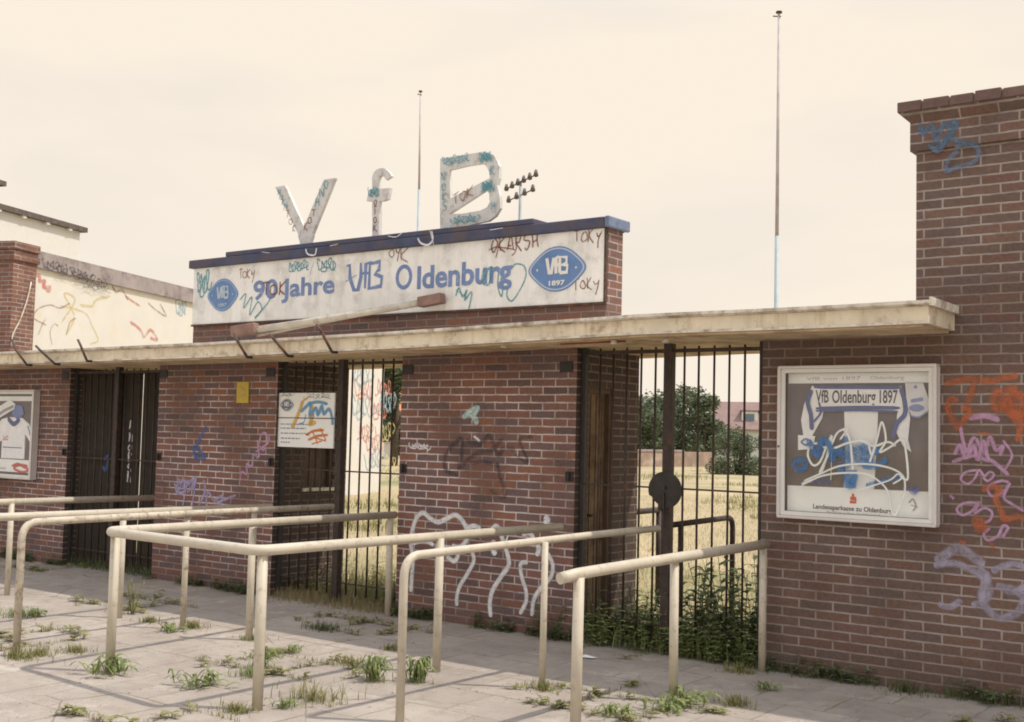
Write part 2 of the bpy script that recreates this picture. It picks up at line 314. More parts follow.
M['leaf_brown'] = leaf_mat('rusty_dry_grass', (.40, .29, .16), (.24, .24, .12))
M['leaf_mix'] = leaf_mat('mixed_grass', (.16, .19, .07), (.38, .33, .15))
M['tree_leaf'] = leaf_mat('tree_leaf', (.085, .115, .07), (.18, .205, .12), .15)  # leaf colours lightened a little to suggest distance haze
M['bark'] = mat('bark', (.10, .075, .055), .9, var=.3)

# ground materials
def paving_mat():
    m = bpy.data.materials.new('concrete_paving'); m.use_nodes = True; n = m.node_tree; L = n.links; b = n.nodes['Principled BSDF']
    b.inputs['Roughness'].default_value = .93; b.inputs['Specular IOR Level'].default_value = .15
    uv = n.nodes.new('ShaderNodeUVMap'); uv.uv_map = 'UVMap'
    zw = n.nodes.new('ShaderNodeTexNoise'); zw.inputs['Scale'].default_value = 6; zw.inputs['Detail'].default_value = 4; L.new(uv.outputs[0], zw.inputs['Vector'])
    sb = n.nodes.new('ShaderNodeVectorMath'); sb.operation = 'SUBTRACT'; sb.inputs[1].default_value = (.5, .5, .5); L.new(zw.outputs['Color'], sb.inputs[0])
    s2 = n.nodes.new('ShaderNodeVectorMath'); s2.operation = 'SCALE'; s2.inputs['Scale'].default_value = .035; L.new(sb.outputs[0], s2.inputs[0])
    ad = n.nodes.new('ShaderNodeVectorMath'); ad.operation = 'ADD'; L.new(uv.outputs[0], ad.inputs[0]); L.new(s2.outputs[0], ad.inputs[1])
    br = n.nodes.new('ShaderNodeTexBrick'); br.inputs['Scale'].default_value = 1; br.inputs['Brick Width'].default_value = .52; br.inputs['Row Height'].default_value = .52
    br.inputs['Mortar Size'].default_value = .011; br.inputs['Mortar Smooth'].default_value = .5; br.inputs['Color1'].default_value = (.92, .92, .92, 1); br.inputs['Color2'].default_value = (1.06, 1.06, 1.06, 1); br.inputs['Mortar'].default_value = (1, 1, 1, 1)
    L.new(ad.outputs[0], br.inputs['Vector'])
    def noise(s, d=8, r=.65):
        z = n.nodes.new('ShaderNodeTexNoise'); z.inputs['Scale'].default_value = s; z.inputs['Detail'].default_value = d; z.inputs['Roughness'].default_value = r; L.new(uv.outputs[0], z.inputs['Vector']); return z.outputs['Fac']
    def rng(src, a, b_, c, d):
        r = n.nodes.new('ShaderNodeMapRange'); r.inputs[1].default_value = a; r.inputs[2].default_value = b_; r.inputs[3].default_value = c; r.inputs[4].default_value = d; L.new(src, r.inputs[0]); return r.outputs[0]
    def mixc(f, a, b_):
        x = n.nodes.new('ShaderNodeMix'); x.data_type = 'RGBA'; L.new(f, x.inputs[0])
        for k, v in ((6, a), (7, b_)):
            if isinstance(v, tuple): x.inputs[k].default_value = (*v, 1)
            else: L.new(v, x.inputs[k])
        return x.outputs[2]
    c = mixc(rng(noise(1.1), .35, .65, 0, 1), (.36, .31, .27), (.45, .395, .34))
    c = mixc(rng(noise(5.5), .50, .68, 0, .7), c, (.32, .26, .225))
    c = mixc(rng(noise(2.6, 9, .75), .56, .66, 0, .75), c, (.56, .49, .425))
    sc_ = n.nodes.new('ShaderNodeVectorMath'); sc_.operation = 'MULTIPLY'; L.new(c, sc_.inputs[0]); L.new(br.outputs['Color'], sc_.inputs[1])
    c = sc_.outputs[0]
    g = noise(130, 3, .8); sg = n.nodes.new('ShaderNodeVectorMath'); sg.operation = 'SCALE'; L.new(c, sg.inputs[0]); L.new(rng(g, .3, .7, .72, 1.28), sg.inputs['Scale']); c = sg.outputs[0]
    jf = n.nodes.new('ShaderNodeMath'); jf.operation = 'MULTIPLY'; L.new(br.outputs['Fac'], jf.inputs[0]); L.new(rng(noise(1.7), .42, .62, .02, .70), jf.inputs[1])
    jc = mixc(rng(noise(3.3), .45, .6, 0, 1), (.19, .145, .105), (.18, .19, .085))
    c = mixc(jf.outputs[0], c, jc)
    vo = n.nodes.new('ShaderNodeTexVoronoi'); vo.feature = 'DISTANCE_TO_EDGE'; vo.inputs['Scale'].default_value = 1.5; L.new(ad.outputs[0], vo.inputs['Vector'])
    ck = n.nodes.new('ShaderNodeMath'); ck.operation = 'MULTIPLY'; L.new(rng(vo.outputs['Distance'], .004, .012, 1, 0), ck.inputs[0]); L.new(rng(noise(.8), .50, .62, 0, .7), ck.inputs[1])
    c = mixc(ck.outputs[0], c, (.17, .14, .115))
    c = mixc(rng(noise(14, 6, .8), .58, .70, 0, .6), c, (.24, .20, .165))
    # moss and dust patches
    c = mixc(rng(noise(3.9, 9, .8), .55, .70, 0, .60), c, (.27, .26, .14))
    L.new(c, b.inputs['Base Color'])
    hh = n.nodes.new('ShaderNodeMath'); hh.operation = 'MULTIPLY_ADD'; hh.inputs[1].default_value = -.8; L.new(br.outputs['Fac'], hh.inputs[0]); L.new(g, hh.inputs[2])
    bp = n.nodes.new('ShaderNodeBump'); bp.inputs['Strength'].default_value = .6; bp.inputs['Distance'].default_value = .012; L.new(hh.outputs[0], bp.inputs['Height']); L.new(bp.outputs[0], b.inputs['Normal'])
    return m
M['paving'] = paving_mat()
M['field'] = mat('dry_field', (.42, .34, .205), .95, var=.2, scale=.25, spots=(.20, .21, .085), spot_amt=.42, spot_scale=.16, bump=.5, bscale=6)

# ------------------------------------------------------------------ graffiti strokes and lettering
def catmull(P, k=7):
    if len(P) < 3: return [Vector(p) for p in P]
    P = [Vector(p) for p in P]; Q = [P[0] * 2 - P[1]] + P + [P[-1] * 2 - P[-2]]; out = []
    for i in range(1, len(Q) - 2):
        a, b, c, d = Q[i - 1], Q[i], Q[i + 1], Q[i + 2]
        for j in range(k):
            t = j / k; out.append(.5 * ((2 * b) + (c - a) * t + (2 * a - 5 * b + 4 * c - d) * t * t + (3 * b - a - 3 * c + d) * t ** 3))
    out.append(P[-1]); return out
LIFT = [0]
def ribbon(mb, P, wd, frame, smooth=True, taper=True):
    """P in 2-D plane coordinates (metres); frame = (origin, u, v, n) ; slightly rising so that overlaps never share a plane"""
    O, U, V, N = frame
    Q = catmull([(p[0], p[1], 0) for p in P]) if smooth else [Vector((p[0], p[1], 0)) for p in P]
    LIFT[0] = (LIFT[0] + 1) % 24; base = .0022 + LIFT[0] * .00012
    L_, R_ = [], []
    for i, q in enumerate(Q):
        t = Q[min(i + 1, len(Q) - 1)] - Q[max(i - 1, 0)]
        if t.length < 1e-9: t = Vector((1, 0, 0))
        t.normalize(); s = Vector((-t.y, t.x, 0)) * wd * .62 * (.55 if taper and i in (0, len(Q) - 1) else 1)
        h = base + .0001 * i / max(1, len(Q))
        for lst, p in ((L_, q + s), (R_, q - s)): lst.append(O + U * p.x + V * p.y + N * h)
    C_ = [(a + b) / 2 for a, b in zip(L_, R_)]
    for i in range(len(Q) - 1):
        mb.face([R_[i], R_[i + 1], C_[i + 1], C_[i]], uv=[(0, 0), (0, 0), (1, 0), (1, 0)]); mb.face([C_[i], C_[i + 1], L_[i + 1], L_[i]], uv=[(1, 0), (1, 0), (0, 0), (0, 0)])
def pframe(y): return (Vector((0, y, 0)), Vector((1, 0, 0)), Vector((0, 0, 1)), Vector((0, -1, 0)))
def px_pts(P, y):
    r = []
    for p in P:
        q = ony(p[0], p[1], y); r.append((q.x, q.z))
    return r
def px_stroke(mb, P, wd, y, smooth=True): ribbon(mb, px_pts(P, y), wd, pframe(y), smooth)
def tagline(mb, rnd, x0, z0, wdt, hgt, n, sw, frame, slant=0.0, rise=0.0):
    """an unreadable tag: a row of looping strokes"""
    P = []; K = n * 4; ph = rnd.uniform(0, 6)
    for i in range(K + 1):
        t = i / K; th = ph + t * n * math.pi * 1.15; a = .5 + .5 * abs(math.sin(t * n * 1.9 + ph)); step = wdt / n
        P.append((x0 + wdt * t + step * (.9 * math.cos(th) + .35 * math.sin(2.3 * th)) + slant * hgt * math.sin(th), z0 + rise * t + hgt * (.5 + .5 * a * math.sin(th) + .14 * math.sin(th * .37 + ph))))
    ribbon(mb, P, sw, frame)
GL = {'T': [[(0, 1), (.9, 1)], [(.45, 1), (.45, 0)]], 'O': [[(.45, .8), (.1, .6), (.1, .2), (.45, 0), (.8, .25), (.75, .65), (.45, .8)]], 'K': [[(.1, 1), (.1, 0)], [(.8, .95), (.1, .4), (.85, -.1)]],
      'F': [[(.8, 1.05), (.4, 1), (.35, .5), (.2, -.6)], [(.1, .5), (.8, .6)]], 'Y': [[(.1, .7), (.3, .3), (.7, .5)], [(.9, .8), (.6, .1), (.3, -.5)]], 'S': [[(.8, .9), (.3, .95), (.2, .6), (.75, .4), (.6, 0), (.1, .05)]],
      'H': [[(.1, 1), (.1, 0)], [(.1, .5), (.8, .55)], [(.8, 1), (.75, 0)]], 'R': [[(.1, 0), (.15, 1), (.7, .9), (.6, .55), (.15, .5), (.85, -.1)]], 'A': [[(0, 0), (.45, 1), (.85, 0)], [(.2, .4), (.7, .4)]],
      'N': [[(.1, 0), (.1, 1)], [(.1, 1), (.75, 0)], [(.75, 0), (.75, 1)]], 'E': [[(.8, 1), (.1, .95), (.1, .05), (.8, 0)], [(.1, .5), (.6, .5)]]}
WR = random.Random(99)
def word(mb, s, x, z, h, frame, sw, asp=.8, dx=0, dz=0, slope=0.0, smooth=True):
    """hand-written letters; dx,dz = step per letter when stacked"""
    for i, ch in enumerate(s):
        for st in GL.get(ch, []):
            jj = lambda: WR.uniform(-.09, .09) * h
            P = [(x + p[0] * h * asp + jj(), z + p[1] * h + slope * p[0] * h + jj()) for p in st]
            if len(P) == 2: P = [P[0], ((P[0][0] + P[1][0]) / 2 + jj() * .8, (P[0][1] + P[1][1]) / 2 + jj() * .8), P[1]]
            ribbon(mb, P, sw, frame, smooth=smooth and len(P) > 2)
        if dx or dz: x += dx; z += dz
        else: x += h * asp * 1.05; z += slope * h * asp
def text_mb(mb, s, A, B_, cap, y, bold=0.0, italic=0.0, thick=.004, proud=.003):
    """flat lettering from the point A=(x,z) with width to B_; cap = capital height in metres"""
    cu = bpy.data.curves.new('t', 'FONT'); cu.body = s; cu.size = 1; cu.offset = bold; cu.shear = italic; cu.resolution_u = 3
    o = bpy.data.objects.new('t', cu); COL.objects.link(o); dg = bpy.context.evaluated_depsgraph_get(); dg.update()
    me = o.evaluated_get(dg).to_mesh(); vs = [v.co.copy() for v in me.vertices]; fs = [tuple(p.vertices) for p in me.polygons]
    o.evaluated_get(dg).to_mesh_clear(); bpy.data.objects.remove(o); bpy.data.curves.remove(cu)
    xs = [v.x for v in vs]; x0, x1 = min(xs), max(xs); L = B_[0] - A[0]; kx = L / (x1 - x0); kz = cap / .73; sl = (B_[1] - A[1]) / L if L else 0
    P = [Vector((A[0] + (v.x - x0) * kx, y - proud, A[1] + v.y * kz + (v.x - x0) * kx * sl)) for v in vs]
    for f in fs: mb.face([P[i] for i in f])

# ================================================================== SETTING: ground
g = MB(); g.face([(-900, -300, -.03), (900, -300, -.03), (900, 1500, -.03), (-900, 1500, -.03)])
fld = g.build('field', M['field']); tag(fld, kind='structure')
g = MB(); g.face([(-45, -16, 0), (30, -16, 0), (30, 1.15, 0), (-45, 1.15, 0)])
pav = g.build('pavement', M['paving']); tag(pav, kind='structure')

# ================================================================== ticket booths
ZB = -.02
def booth(x0, x1, y1, ztop, label, door=True, seed=0, zb=0.0):
    t = thing('ticket_booth', ((x0 + x1) / 2, y1 / 2, 0), label, 'ticket booth', 'brick ticket booths under the canopy')
    m = MB()
    dy0, dy1, dz = (.20, .62, 2.12) if not zb else (.42, .86, 1.95)
    if door:
        m.box(x0, x1 - .12, 0, y1, ZB, ztop)                       # body behind the door reveal
        m.box(x1 - .12, x1, 0, dy0, ZB, ztop); m.box(x1 - .12, x1, dy1, y1, ZB, ztop); m.box(x1 - .12, x1, dy0, dy1, dz, ztop)
        if zb: m.box(x1 - .12, x1, dy0, dy1, ZB, zb)
    else: m.box(x0, x1, 0, y1, ZB, ztop)
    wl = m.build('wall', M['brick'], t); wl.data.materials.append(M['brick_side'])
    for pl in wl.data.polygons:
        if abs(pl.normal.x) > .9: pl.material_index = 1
    if door:
        d = MB(); d.box(x1 - .118, x1 - .07, dy0 + .045, dy1 - .045, zb, dz - .045)
        for k in range(1, 4):
            yy = dy0 + .045 + k * .0925; d.box(x1 - .0699, x1 - .062, yy - .006, yy + .006, zb + .02, dz - .06)
        dd = d.build('hatch' if zb else 'door', M['wood_dark'] if zb else M['wood'], t)
        f = MB(); f.box(x1 - .117, x1 - .03, dy0 + .001, dy0 + .045, zb + .002, dz - .002); f.box(x1 - .117, x1 - .03, dy1 - .045, dy1 - .001, zb + .002, dz - .002); f.box(x1 - .117, x1 - .03, dy0 + .045, dy1 - .045, dz - .045, dz - .002)
        f.build('door_frame', M['wood_dark'], dd)
        if zb: sl_ = MB(); sl_.box(x1 - .10, x1 + .06, dy0 - .05, dy1 + .05, zb + .0025, zb + .035); sl_.build('sill', M['concrete_edge'], dd)
        h = MB(); h.tube([(x1 - .07, dy0 + .10, 1.02), (x1 - .02, dy0 + .10, 1.02), (x1 - .02, dy0 + .19, 1.02)], .009, 8, bend=.02); h.build('handle', M['iron_dark'], dd)
    # iron hinge plates on the corners of the front
    for xx in (x0 + .002, x1 - .10):
        for zz in (1.36,):
            q = MB(); q.box(xx + .01, xx + .09, -.014, -.001, zz - .04, zz + .04); q.tube([(xx + .05, -.024, zz - .04), (xx + .05, -.024, zz + .04)], .012, 8); q.build('hinge_plate', M['iron_dark'], t, bevel=.004)
    for xx in (x0 + .01, x1 - .17):
        q = MB(); q.box(xx, xx + .13, -.010, -.001, 2.24, 2.33); q.build('bracket_plate', M['iron_dark'], t)
    return t, wl
b2, w2 = booth(-7.42, -5.45, 1.04, 2.45, 'red brick ticket booth between the two open barred gates, white looped graffiti along its base')
b1, w1 = booth(-11.07, -9.13, 1.04, 2.41, 'red brick ticket booth with yellow notice and violet tags, left of the notice board gate', zb=1.05)
b0, w0 = booth(-15.6, -12.8, 1.04, 2.39, 'brick ticket booth at the far left end that carries the left display case', zb=1.05)

# graffiti of the middle booth
def graffiti(parent, name, matl, fn):
    m = MB(); fn(m); o = m.build(name, matl, parent); return o
def g_white(m):
    Y = 0.0
    px_stroke(m, [(411, 592), (412, 575), (413, 560), (411, 543), (413, 528), (418, 516), (424, 513), (430, 518), (438, 522), (446, 519), (455, 515), (462, 520), (467, 530), (466, 541), (460, 547), (452, 546)], .052, Y)
    px_stroke(m, [(411, 544), (418, 542), (426, 541), (434, 545)], .045, Y)
    px_stroke(m, [(440, 548), (449, 548), (458, 552), (455, 561), (447, 557)], .05, Y)
    px_stroke(m, [(466, 529), (474, 526), (481, 529)], .05, Y)
    px_stroke(m, [(471, 548), (474, 560), (468, 573), (460, 586), (457, 597), (457, 606)], .045, Y)
    px_stroke(m, [(490, 532), (496, 526), (500, 531), (503, 540), (507, 552), (509, 565), (501, 577), (493, 590), (490, 603), (491, 617)], .05, Y)
    px_stroke(m, [(509, 533), (505, 545)], .04, Y)
    px_stroke(m, [(494, 540), (493, 549), (496, 555)], .06, Y)
    px_stroke(m, [(528, 562), (521, 564), (522, 577), (526, 590), (526, 602), (520, 614)], .045, Y)
    px_stroke(m, [(522, 534), (530, 533), (534, 540), (539, 548), (537, 556)], .055, Y)
    px_stroke(m, [(548, 553), (553, 565), (551, 577), (541, 588), (534, 600), (532, 616)], .045, Y)
    px_stroke(m, [(545, 516), (548, 520), (545, 524)], .06, Y)
graffiti(w2, 'graffiti', M['white_spray'], g_white)
def g_dark(m):
    px_stroke(m, [(458, 475), (446, 470), (446, 455), (456, 442), (462, 440), (462, 455), (459, 468), (468, 460), (480, 452), (492, 450), (503, 438)], .05, 0)
    px_stroke(m, [(466, 440), (480, 444), (490, 436), (498, 455), (505, 447), (515, 450)], .05, 0)
    px_stroke(m, [(497, 462), (500, 475), (505, 497), (490, 490)], .04, 0)
    px_stroke(m, [(515, 455), (528, 462), (520, 440), (533, 436)], .035, 0)
    px_stroke(m, [(470, 463), (485, 462), (500, 466)], .045, 0)
graffiti(w2, 'graffiti', M['dark_spray'], g_dark)
def g_teal(m):
    px_stroke(m, [(463, 418), (471, 411), (478, 408), (474, 416), (478, 424)], .06, 0)
    px_stroke(m, [(467, 414), (478, 419)], .07, 0)
graffiti(w2, 'graffiti', mat('pale_teal_paint', (.50, .64, .64), .7, alpha_noise=(.5, 1, 30)), g_teal)
def g_smallw(m):
    px_stroke(m, [(474, 436), (480, 441)], .05, 0)
    rnd = random.Random(4); p = ony(410, 449, 0); tagline(m, rnd, p.x, p.z, .24, .05, 12, .012, pframe(0))
graffiti(w2, 'graffiti', M['white_spray'], g_smallw)
# booth one
def g_v(m):
    rnd = random.Random(11)
    px_stroke(m, [(186, 480), (178, 484), (177, 492), (184, 492), (188, 484), (196, 478), (193, 490)], .045, 0)
    px_stroke(m, [(186, 492), (183, 506)], .04, 0); px_stroke(m, [(196, 482), (192, 506)], .04, 0); px_stroke(m, [(204, 480), (205, 492), (199, 505)], .04, 0)
    px_stroke(m, [(206, 505), (208, 492), (214, 500), (222, 496), (220, 506)], .035, 0); px_stroke(m, [(216, 503), (226, 499), (236, 495)], .035, 0)
    p = ony(176, 490, 0); tagline(m, rnd, p.x, p.z, .33, .14, 9, .022, pframe(0))
graffiti(w1, 'graffiti', mat('violet_spray', (.42, .36, .55), .8, alpha_noise=(.5, .95, 14)), g_v)
def g_b(m):
    px_stroke(m, [(207, 426), (202, 434), (198, 444), (194, 452), (196, 458)], .05, 0); px_stroke(m, [(193, 446), (201, 452), (205, 458), (194, 458)], .05, 0)
graffiti(w1, 'graffiti', M['blue_spray'], g_b)
def g_m(m):
    px_stroke(m, [(240, 481), (242, 472), (247, 474), (247, 464), (252, 466), (254, 455), (259, 457), (259, 446), (264, 450), (268, 436), (262, 434), (258, 450)], .028, 0)
    px_stroke(m, [(256, 452), (268, 443), (270, 434)], .03, 0)
graffiti(w1, 'graffiti', M['magenta'], g_m)
n_ = MB(); a = ony(238, 382, 0); c_ = ony(249, 403, 0); n_.box(a.x, c_.x, -.014, -.002, c_.z, a.z)
nt_ = n_.build('notice_plate', M['yellow']); tag(nt_, 'small upright yellow notice on the brick of the left middle booth', 'notice')
n_ = MB(); k_ = (a.x + c_.x) / 2
px_stroke(n_, [(241, 387), (245, 390)], .02, -.014); px_stroke(n_, [(241, 396), (246, 394)], .02, -.014)
o = n_.build('print', M['ink_grey'], nt_)

# ================================================================== right wall with raised block
t = thing('boundary_wall', (-1.0, .3, 0), 'tall brown brick wall at the right edge with corbelled top and orange and violet graffiti', 'wall')
XR = 3.5
m = MB()
m.box(-3.765, -2.61, 0, .50, ZB, 2.50)
m.box(-2.61, XR, 0, .50, ZB, 3.77)
tw = m.build('brickwork', M['brick_tower'], t)
m = MB(); m.box(-2.645, XR, -.03, .53, 3.77, 3.975); m.build('corbel_band', M['brick_tower'], t)
m = MB()                                                                # sloped corbel then rowlock course
px0, px1 = -2.645, -2.715
m.face([(px0, -.03, 3.976), (XR, -.03, 3.976), (XR, -.085, 4.045), (px1, -.085, 4.045)]); m.face([(px0, .53, 3.976), (px0, -.03, 3.976), (px1, -.085, 4.045), (px1, .585, 4.045)])
m.face([(px1, -.085, 4.045), (XR, -.085, 4.045), (XR, .585, 4.045), (px1, .585, 4.045)]); m.face([(XR, .53, 3.976), (px0, .53, 3.976), (px1, .585, 4.045), (XR, .585, 4.045)])
m.build('sloped_course', M['brick_tower'], t)
m = MB(); rnd = random.Random(5); x = px1 - .005
while x < XR:
    wdt = rnd.uniform(.165, .19); dz = rnd.uniform(-.007, .006); m.box(x, x + wdt - .012, -.09 + rnd.uniform(-.004, .006), .59, 4.047, 4.118 + dz); x += wdt
m.build('capping_bricks', mat('capping_brick', (.155, .098, .085), .85, var=.3, scale=7, bump=.4), t, bevel=.006)
m = MB(); m.box(px1 + .004, XR - .01, -.07, .57, 4.0455, 4.108); m.build('capping_mortar', mat('old_mortar', (.27, .22, .18), .95), t)
def g_or(m):
    px_stroke(m, [(945, 384), (958, 381), (972, 379), (990, 381), (1003, 378), (1018, 376)], .05, 0)
    px_stroke(m, [(958, 402), (951, 399), (948, 408), (953, 419), (959, 428), (964, 420), (970, 412), (966, 405), (972, 394), (974, 382)], .05, 0)
    px_stroke(m, [(962, 409), (971, 408)], .07, 0)
    px_stroke(m, [(1000, 390), (994, 398), (999, 409), (1008, 402), (1012, 412), (1018, 420), (1012, 398), (1024, 395)], .07, 0)
    px_stroke(m, [(996, 392), (1010, 390), (1022, 402), (1020, 430), (1018, 442)], .05, 0)
    px_stroke(m, [(1016, 385), (1003, 403), (1015, 415), (1030, 410)], .07, 0)
    px_stroke(m, [(982, 490), (992, 486), (1000, 490), (996, 498), (1002, 512), (1004, 519), (1018, 517), (1030, 522)], .05, 0)
    px_stroke(m, [(972, 520), (980, 522), (984, 528), (974, 526)], .08, 0)
    px_stroke(m, [(960, 541), (966, 544)], .05, 0); px_stroke(m, [(990, 541), (994, 548)], .05, 0)
    px_stroke(m, [(978, 433), (992, 434)], .03, 0)
graffiti(tw, 'graffiti', M['orange'], g_or)
def g_mg(m):
    px_stroke(m, [(961, 427), (963, 440), (967, 452), (972, 440), (976, 437)], .03, 0)
    px_stroke(m, [(955, 455), (960, 445), (966, 458), (974, 446), (978, 460), (984, 441), (988, 458), (994, 462), (1009, 475)], .032, 0)
    px_stroke(m, [(976, 438), (984, 452), (990, 437), (996, 450), (1003, 446), (1000, 456)], .03, 0)
    px_stroke(m, [(952, 462), (972, 456), (990, 461)], .03, 0)
    px_stroke(m, [(978, 470), (966, 472), (961, 479), (968, 484), (975, 478), (979, 470), (984, 476)], .02, 0)
    px_stroke(m, [(984, 477), (990, 472), (994, 475), (988, 481), (983, 477)], .02, 0)
    px_stroke(m, [(980, 503), (965, 503), (957, 509), (962, 515), (972, 511), (979, 502), (975, 513), (984, 508), (992, 512), (990, 520), (984, 523)], .022, 0)
    px_stroke(m, [(1009, 482), (1000, 481), (988, 487), (992, 496), (1003, 492), (1010, 483), (1004, 497), (1012, 504), (1024, 511)], .022, 0)
    px_stroke(m, [(990, 528), (984, 534), (988, 540), (998, 536), (1003, 526), (1008, 528), (1003, 537)], .024, 0)
    px_stroke(m, [(968, 418), (985, 416), (1000, 420)], .045, 0); px_stroke(m, [(1003, 440), (1012, 455), (1005, 470)], .02, 0)
    px_stroke(m, [(950, 495), (954, 499)], .04, 0)
graffiti(tw, 'graffiti', M['magenta'], g_mg)
def g_lv(m):
    px_stroke(m, [(936, 562), (945, 555), (958, 548), (972, 556), (984, 566)], .075, 0)
    px_stroke(m, [(934, 566), (950, 563), (965, 567), (980, 575), (990, 588), (986, 600), (972, 606)], .055, 0)
    px_stroke(m, [(978, 568), (988, 578), (982, 592), (986, 607), (1000, 618), (1018, 612), (1024, 598), (1014, 590), (996, 586)], .06, 0)
    px_stroke(m, [(992, 572), (1004, 566), (1016, 564), (1030, 570)], .05, 0); px_stroke(m, [(938, 604), (950, 607), (962, 600)], .05, 0)
    px_stroke(m, [(1000, 586), (1012, 592), (1028, 585)], .05, 0)
graffiti(tw, 'graffiti', M['lavender'], g_lv)
def g_bt(m):
    rnd = random.Random(3)
    px_stroke(m, [(921, 124), (924, 135), (932, 127), (938, 136), (946, 126), (958, 124), (950, 138), (944, 146), (936, 150)], .045, 0)
    px_stroke(m, [(930, 146), (940, 152), (948, 141), (960, 142), (972, 143), (980, 152), (975, 163), (958, 168), (948, 172), (950, 160), (960, 152)], .035, 0)
    px_stroke(m, [(934, 135), (942, 142), (955, 132), (948, 128)], .05, 0); px_stroke(m, [(956, 148), (968, 146), (976, 146)], .03, 0)
    px_stroke(m, [(978, 146), (984, 140)], .02, 0)
for ob_fn in (g_bt,):
    mm_ = MB(); ob_fn(mm_)
    mm_.v = [Vector((v.x, v.y - .0302, v.z)) for v in mm_.v]; mm_.build('graffiti', mat('dusty_blue_spray', (.12, .21, .33), .8, alpha_noise=(.15, .85, 26)), tw)

# ================================================================== canopy
TX = [(-22.0, 2.545), (-13.4, 2.545), (-9.5, 2.555), (-6.85, 2.585), (-4.45, 2.632), (-3.2, 2.628), (-2.34, 2.636)]
def ztop(x):
    for (a, za), (b, zb) in zip(TX, TX[1:]):
        if x <= b: return za + (zb - za) * (x - a) / (b - a)
    return TX[-1][1]
t = thing('entrance_canopy', (-8, 0, 2.5), 'long flat cream concrete canopy with stained fascia running over all the booths', 'canopy')
def strip(mb, prof, xs, endcap=True):
    """sweep a (y, dz) profile along x, dz relative to the canopy top"""
    rows = []
    for x in xs:
        z = ztop(x); rows.append([Vector((x, y, z + dz)) for y, dz in prof])
    n = len(prof)
    for a, b in zip(rows, rows[1:]):
        for k in range(n):
            j = (k + 1) % n; mb.face([a[k], b[k], b[j], a[j]])
    mb.face(rows[0][::-1]); mb.face(rows[-1])
xs = [-22 + i * .5 for i in range(39)] + [-2.75, -2.55, -2.345]; xs = sorted(set(x for x in xs if x <= -2.345))
YE = 1.33
# slab proper: ends at the block wall; near the wall it only runs in front (y<0)
m = MB(); strip(m, [(-.585, -.035), (-.585, -.150), (-.555, -.150), (-.002, -.150), (-.002, -.035)][::-1], xs); m.build('fascia', M['concrete_cream'], t)
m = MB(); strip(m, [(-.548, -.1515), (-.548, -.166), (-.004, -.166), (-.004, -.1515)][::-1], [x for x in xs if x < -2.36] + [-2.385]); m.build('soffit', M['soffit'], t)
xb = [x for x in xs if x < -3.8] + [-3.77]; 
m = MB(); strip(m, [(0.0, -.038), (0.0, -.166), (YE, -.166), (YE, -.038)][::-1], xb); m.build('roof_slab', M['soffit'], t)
xb2 = [-3.768, -3.2, -2.615]
m = MB(); strip(m, [(0.0, -.038), (0.0, -.128), (YE, -.128), (YE, -.038)][::-1], xb2); m.build('roof_slab', M['concrete_cream'], t)
m = MB(); strip(m, [(-.625, 0), (-.625, -.022), (-.600, -.034), (-.003, -.034), (-.003, 0)][::-1], [x for x in xs if x < -2.36] + [-2.315])
strip(m, [(0.001, -.004), (0.001, -.036), (YE + .03, -.036), (YE + .03, -.004)][::-1], [x for x in xs if x < -2.7] + [-2.613]); m.build('roof_edge', M['concrete_edge'], t)
m = MB(); m.box(-2.331, -2.314, -.62, -.004, 2.60, 2.655); m.build('end_flashing', M['concrete_edge'], t)
m = MB(); strip(m, [(-.592, -.132), (-.592, -.150), (-.5855, -.150), (-.5855, -.132)][::-1], xs); m.build('drip_moulding', M['concrete_edge'], t)
# bent iron arms hanging on the fascia
rnd = random.Random(2)
def arm(p0, p1, p2, label, red=False):
    """p0 behind on the roof, p1 at the lip, p2 below the fascia"""
    yl = -.66
    A = ony(*p0, -.50); B_ = ony(*p1, yl - .02); C = ony(*p2, yl + .01)
    mid = (B_ + C) / 2 + Vector((0, -.03, 0))
    tt = MB(); A.z = max(A.z, ztop(A.x) + .012)
    tt.tube([A, B_, C], .0135, 6, bend=.012)
    o = tt.build('iron_arm', M['rust']); tag(o, label, 'iron arm', 'bent iron arms hanging over the canopy edge')
    c = MB(); c.box(C.x - .014, C.x + .014, -.64, -.588, C.z - .012, C.z + .012); c.build('clip', M['iron_dark'], o)
    # seat the arm on the lip
    return o
arm((12, 340), (16, 350), (27, 365), 'leftmost bent iron arm on the canopy edge, below the brick pillar')
arm((36, 346), (40, 350), (55, 364), 'bent iron arm with orange rust tip, second from the left on the canopy edge')
arm((78, 340), (80, 344), (87, 361), 'thick straight iron arm standing on the canopy edge, third from the left')
arm((234, 334), (237, 340), (247, 357), 'bent iron arm under the brown block of the fallen pole')
arm((270, 335), (273, 338), (288, 356), 'bent iron arm under the middle of the fallen pole')
arm((317, 325), (320, 329), (332, 352), 'longest bent iron arm on the canopy edge, rightmost of all')
# red-brown conduit below the canopy and small lamps
m = MB(); a = ony(568, 345, -.45); a.z = 2.452
m.tube([(-5.35, -.40, 2.446), (-4.75, -.38, 2.452)], .009, 8); m.build('conduit', mat('red_conduit', (.26, .075, .04), .7), t)
for xx in (-4.82, -4.36, -5.9):
    m = MB(); m.tube([(xx, -.44, 2.462), (xx, -.44, 2.425)], .02, 10, r2=.028); m.build('lamp_socket', M['concrete_edge'], t)

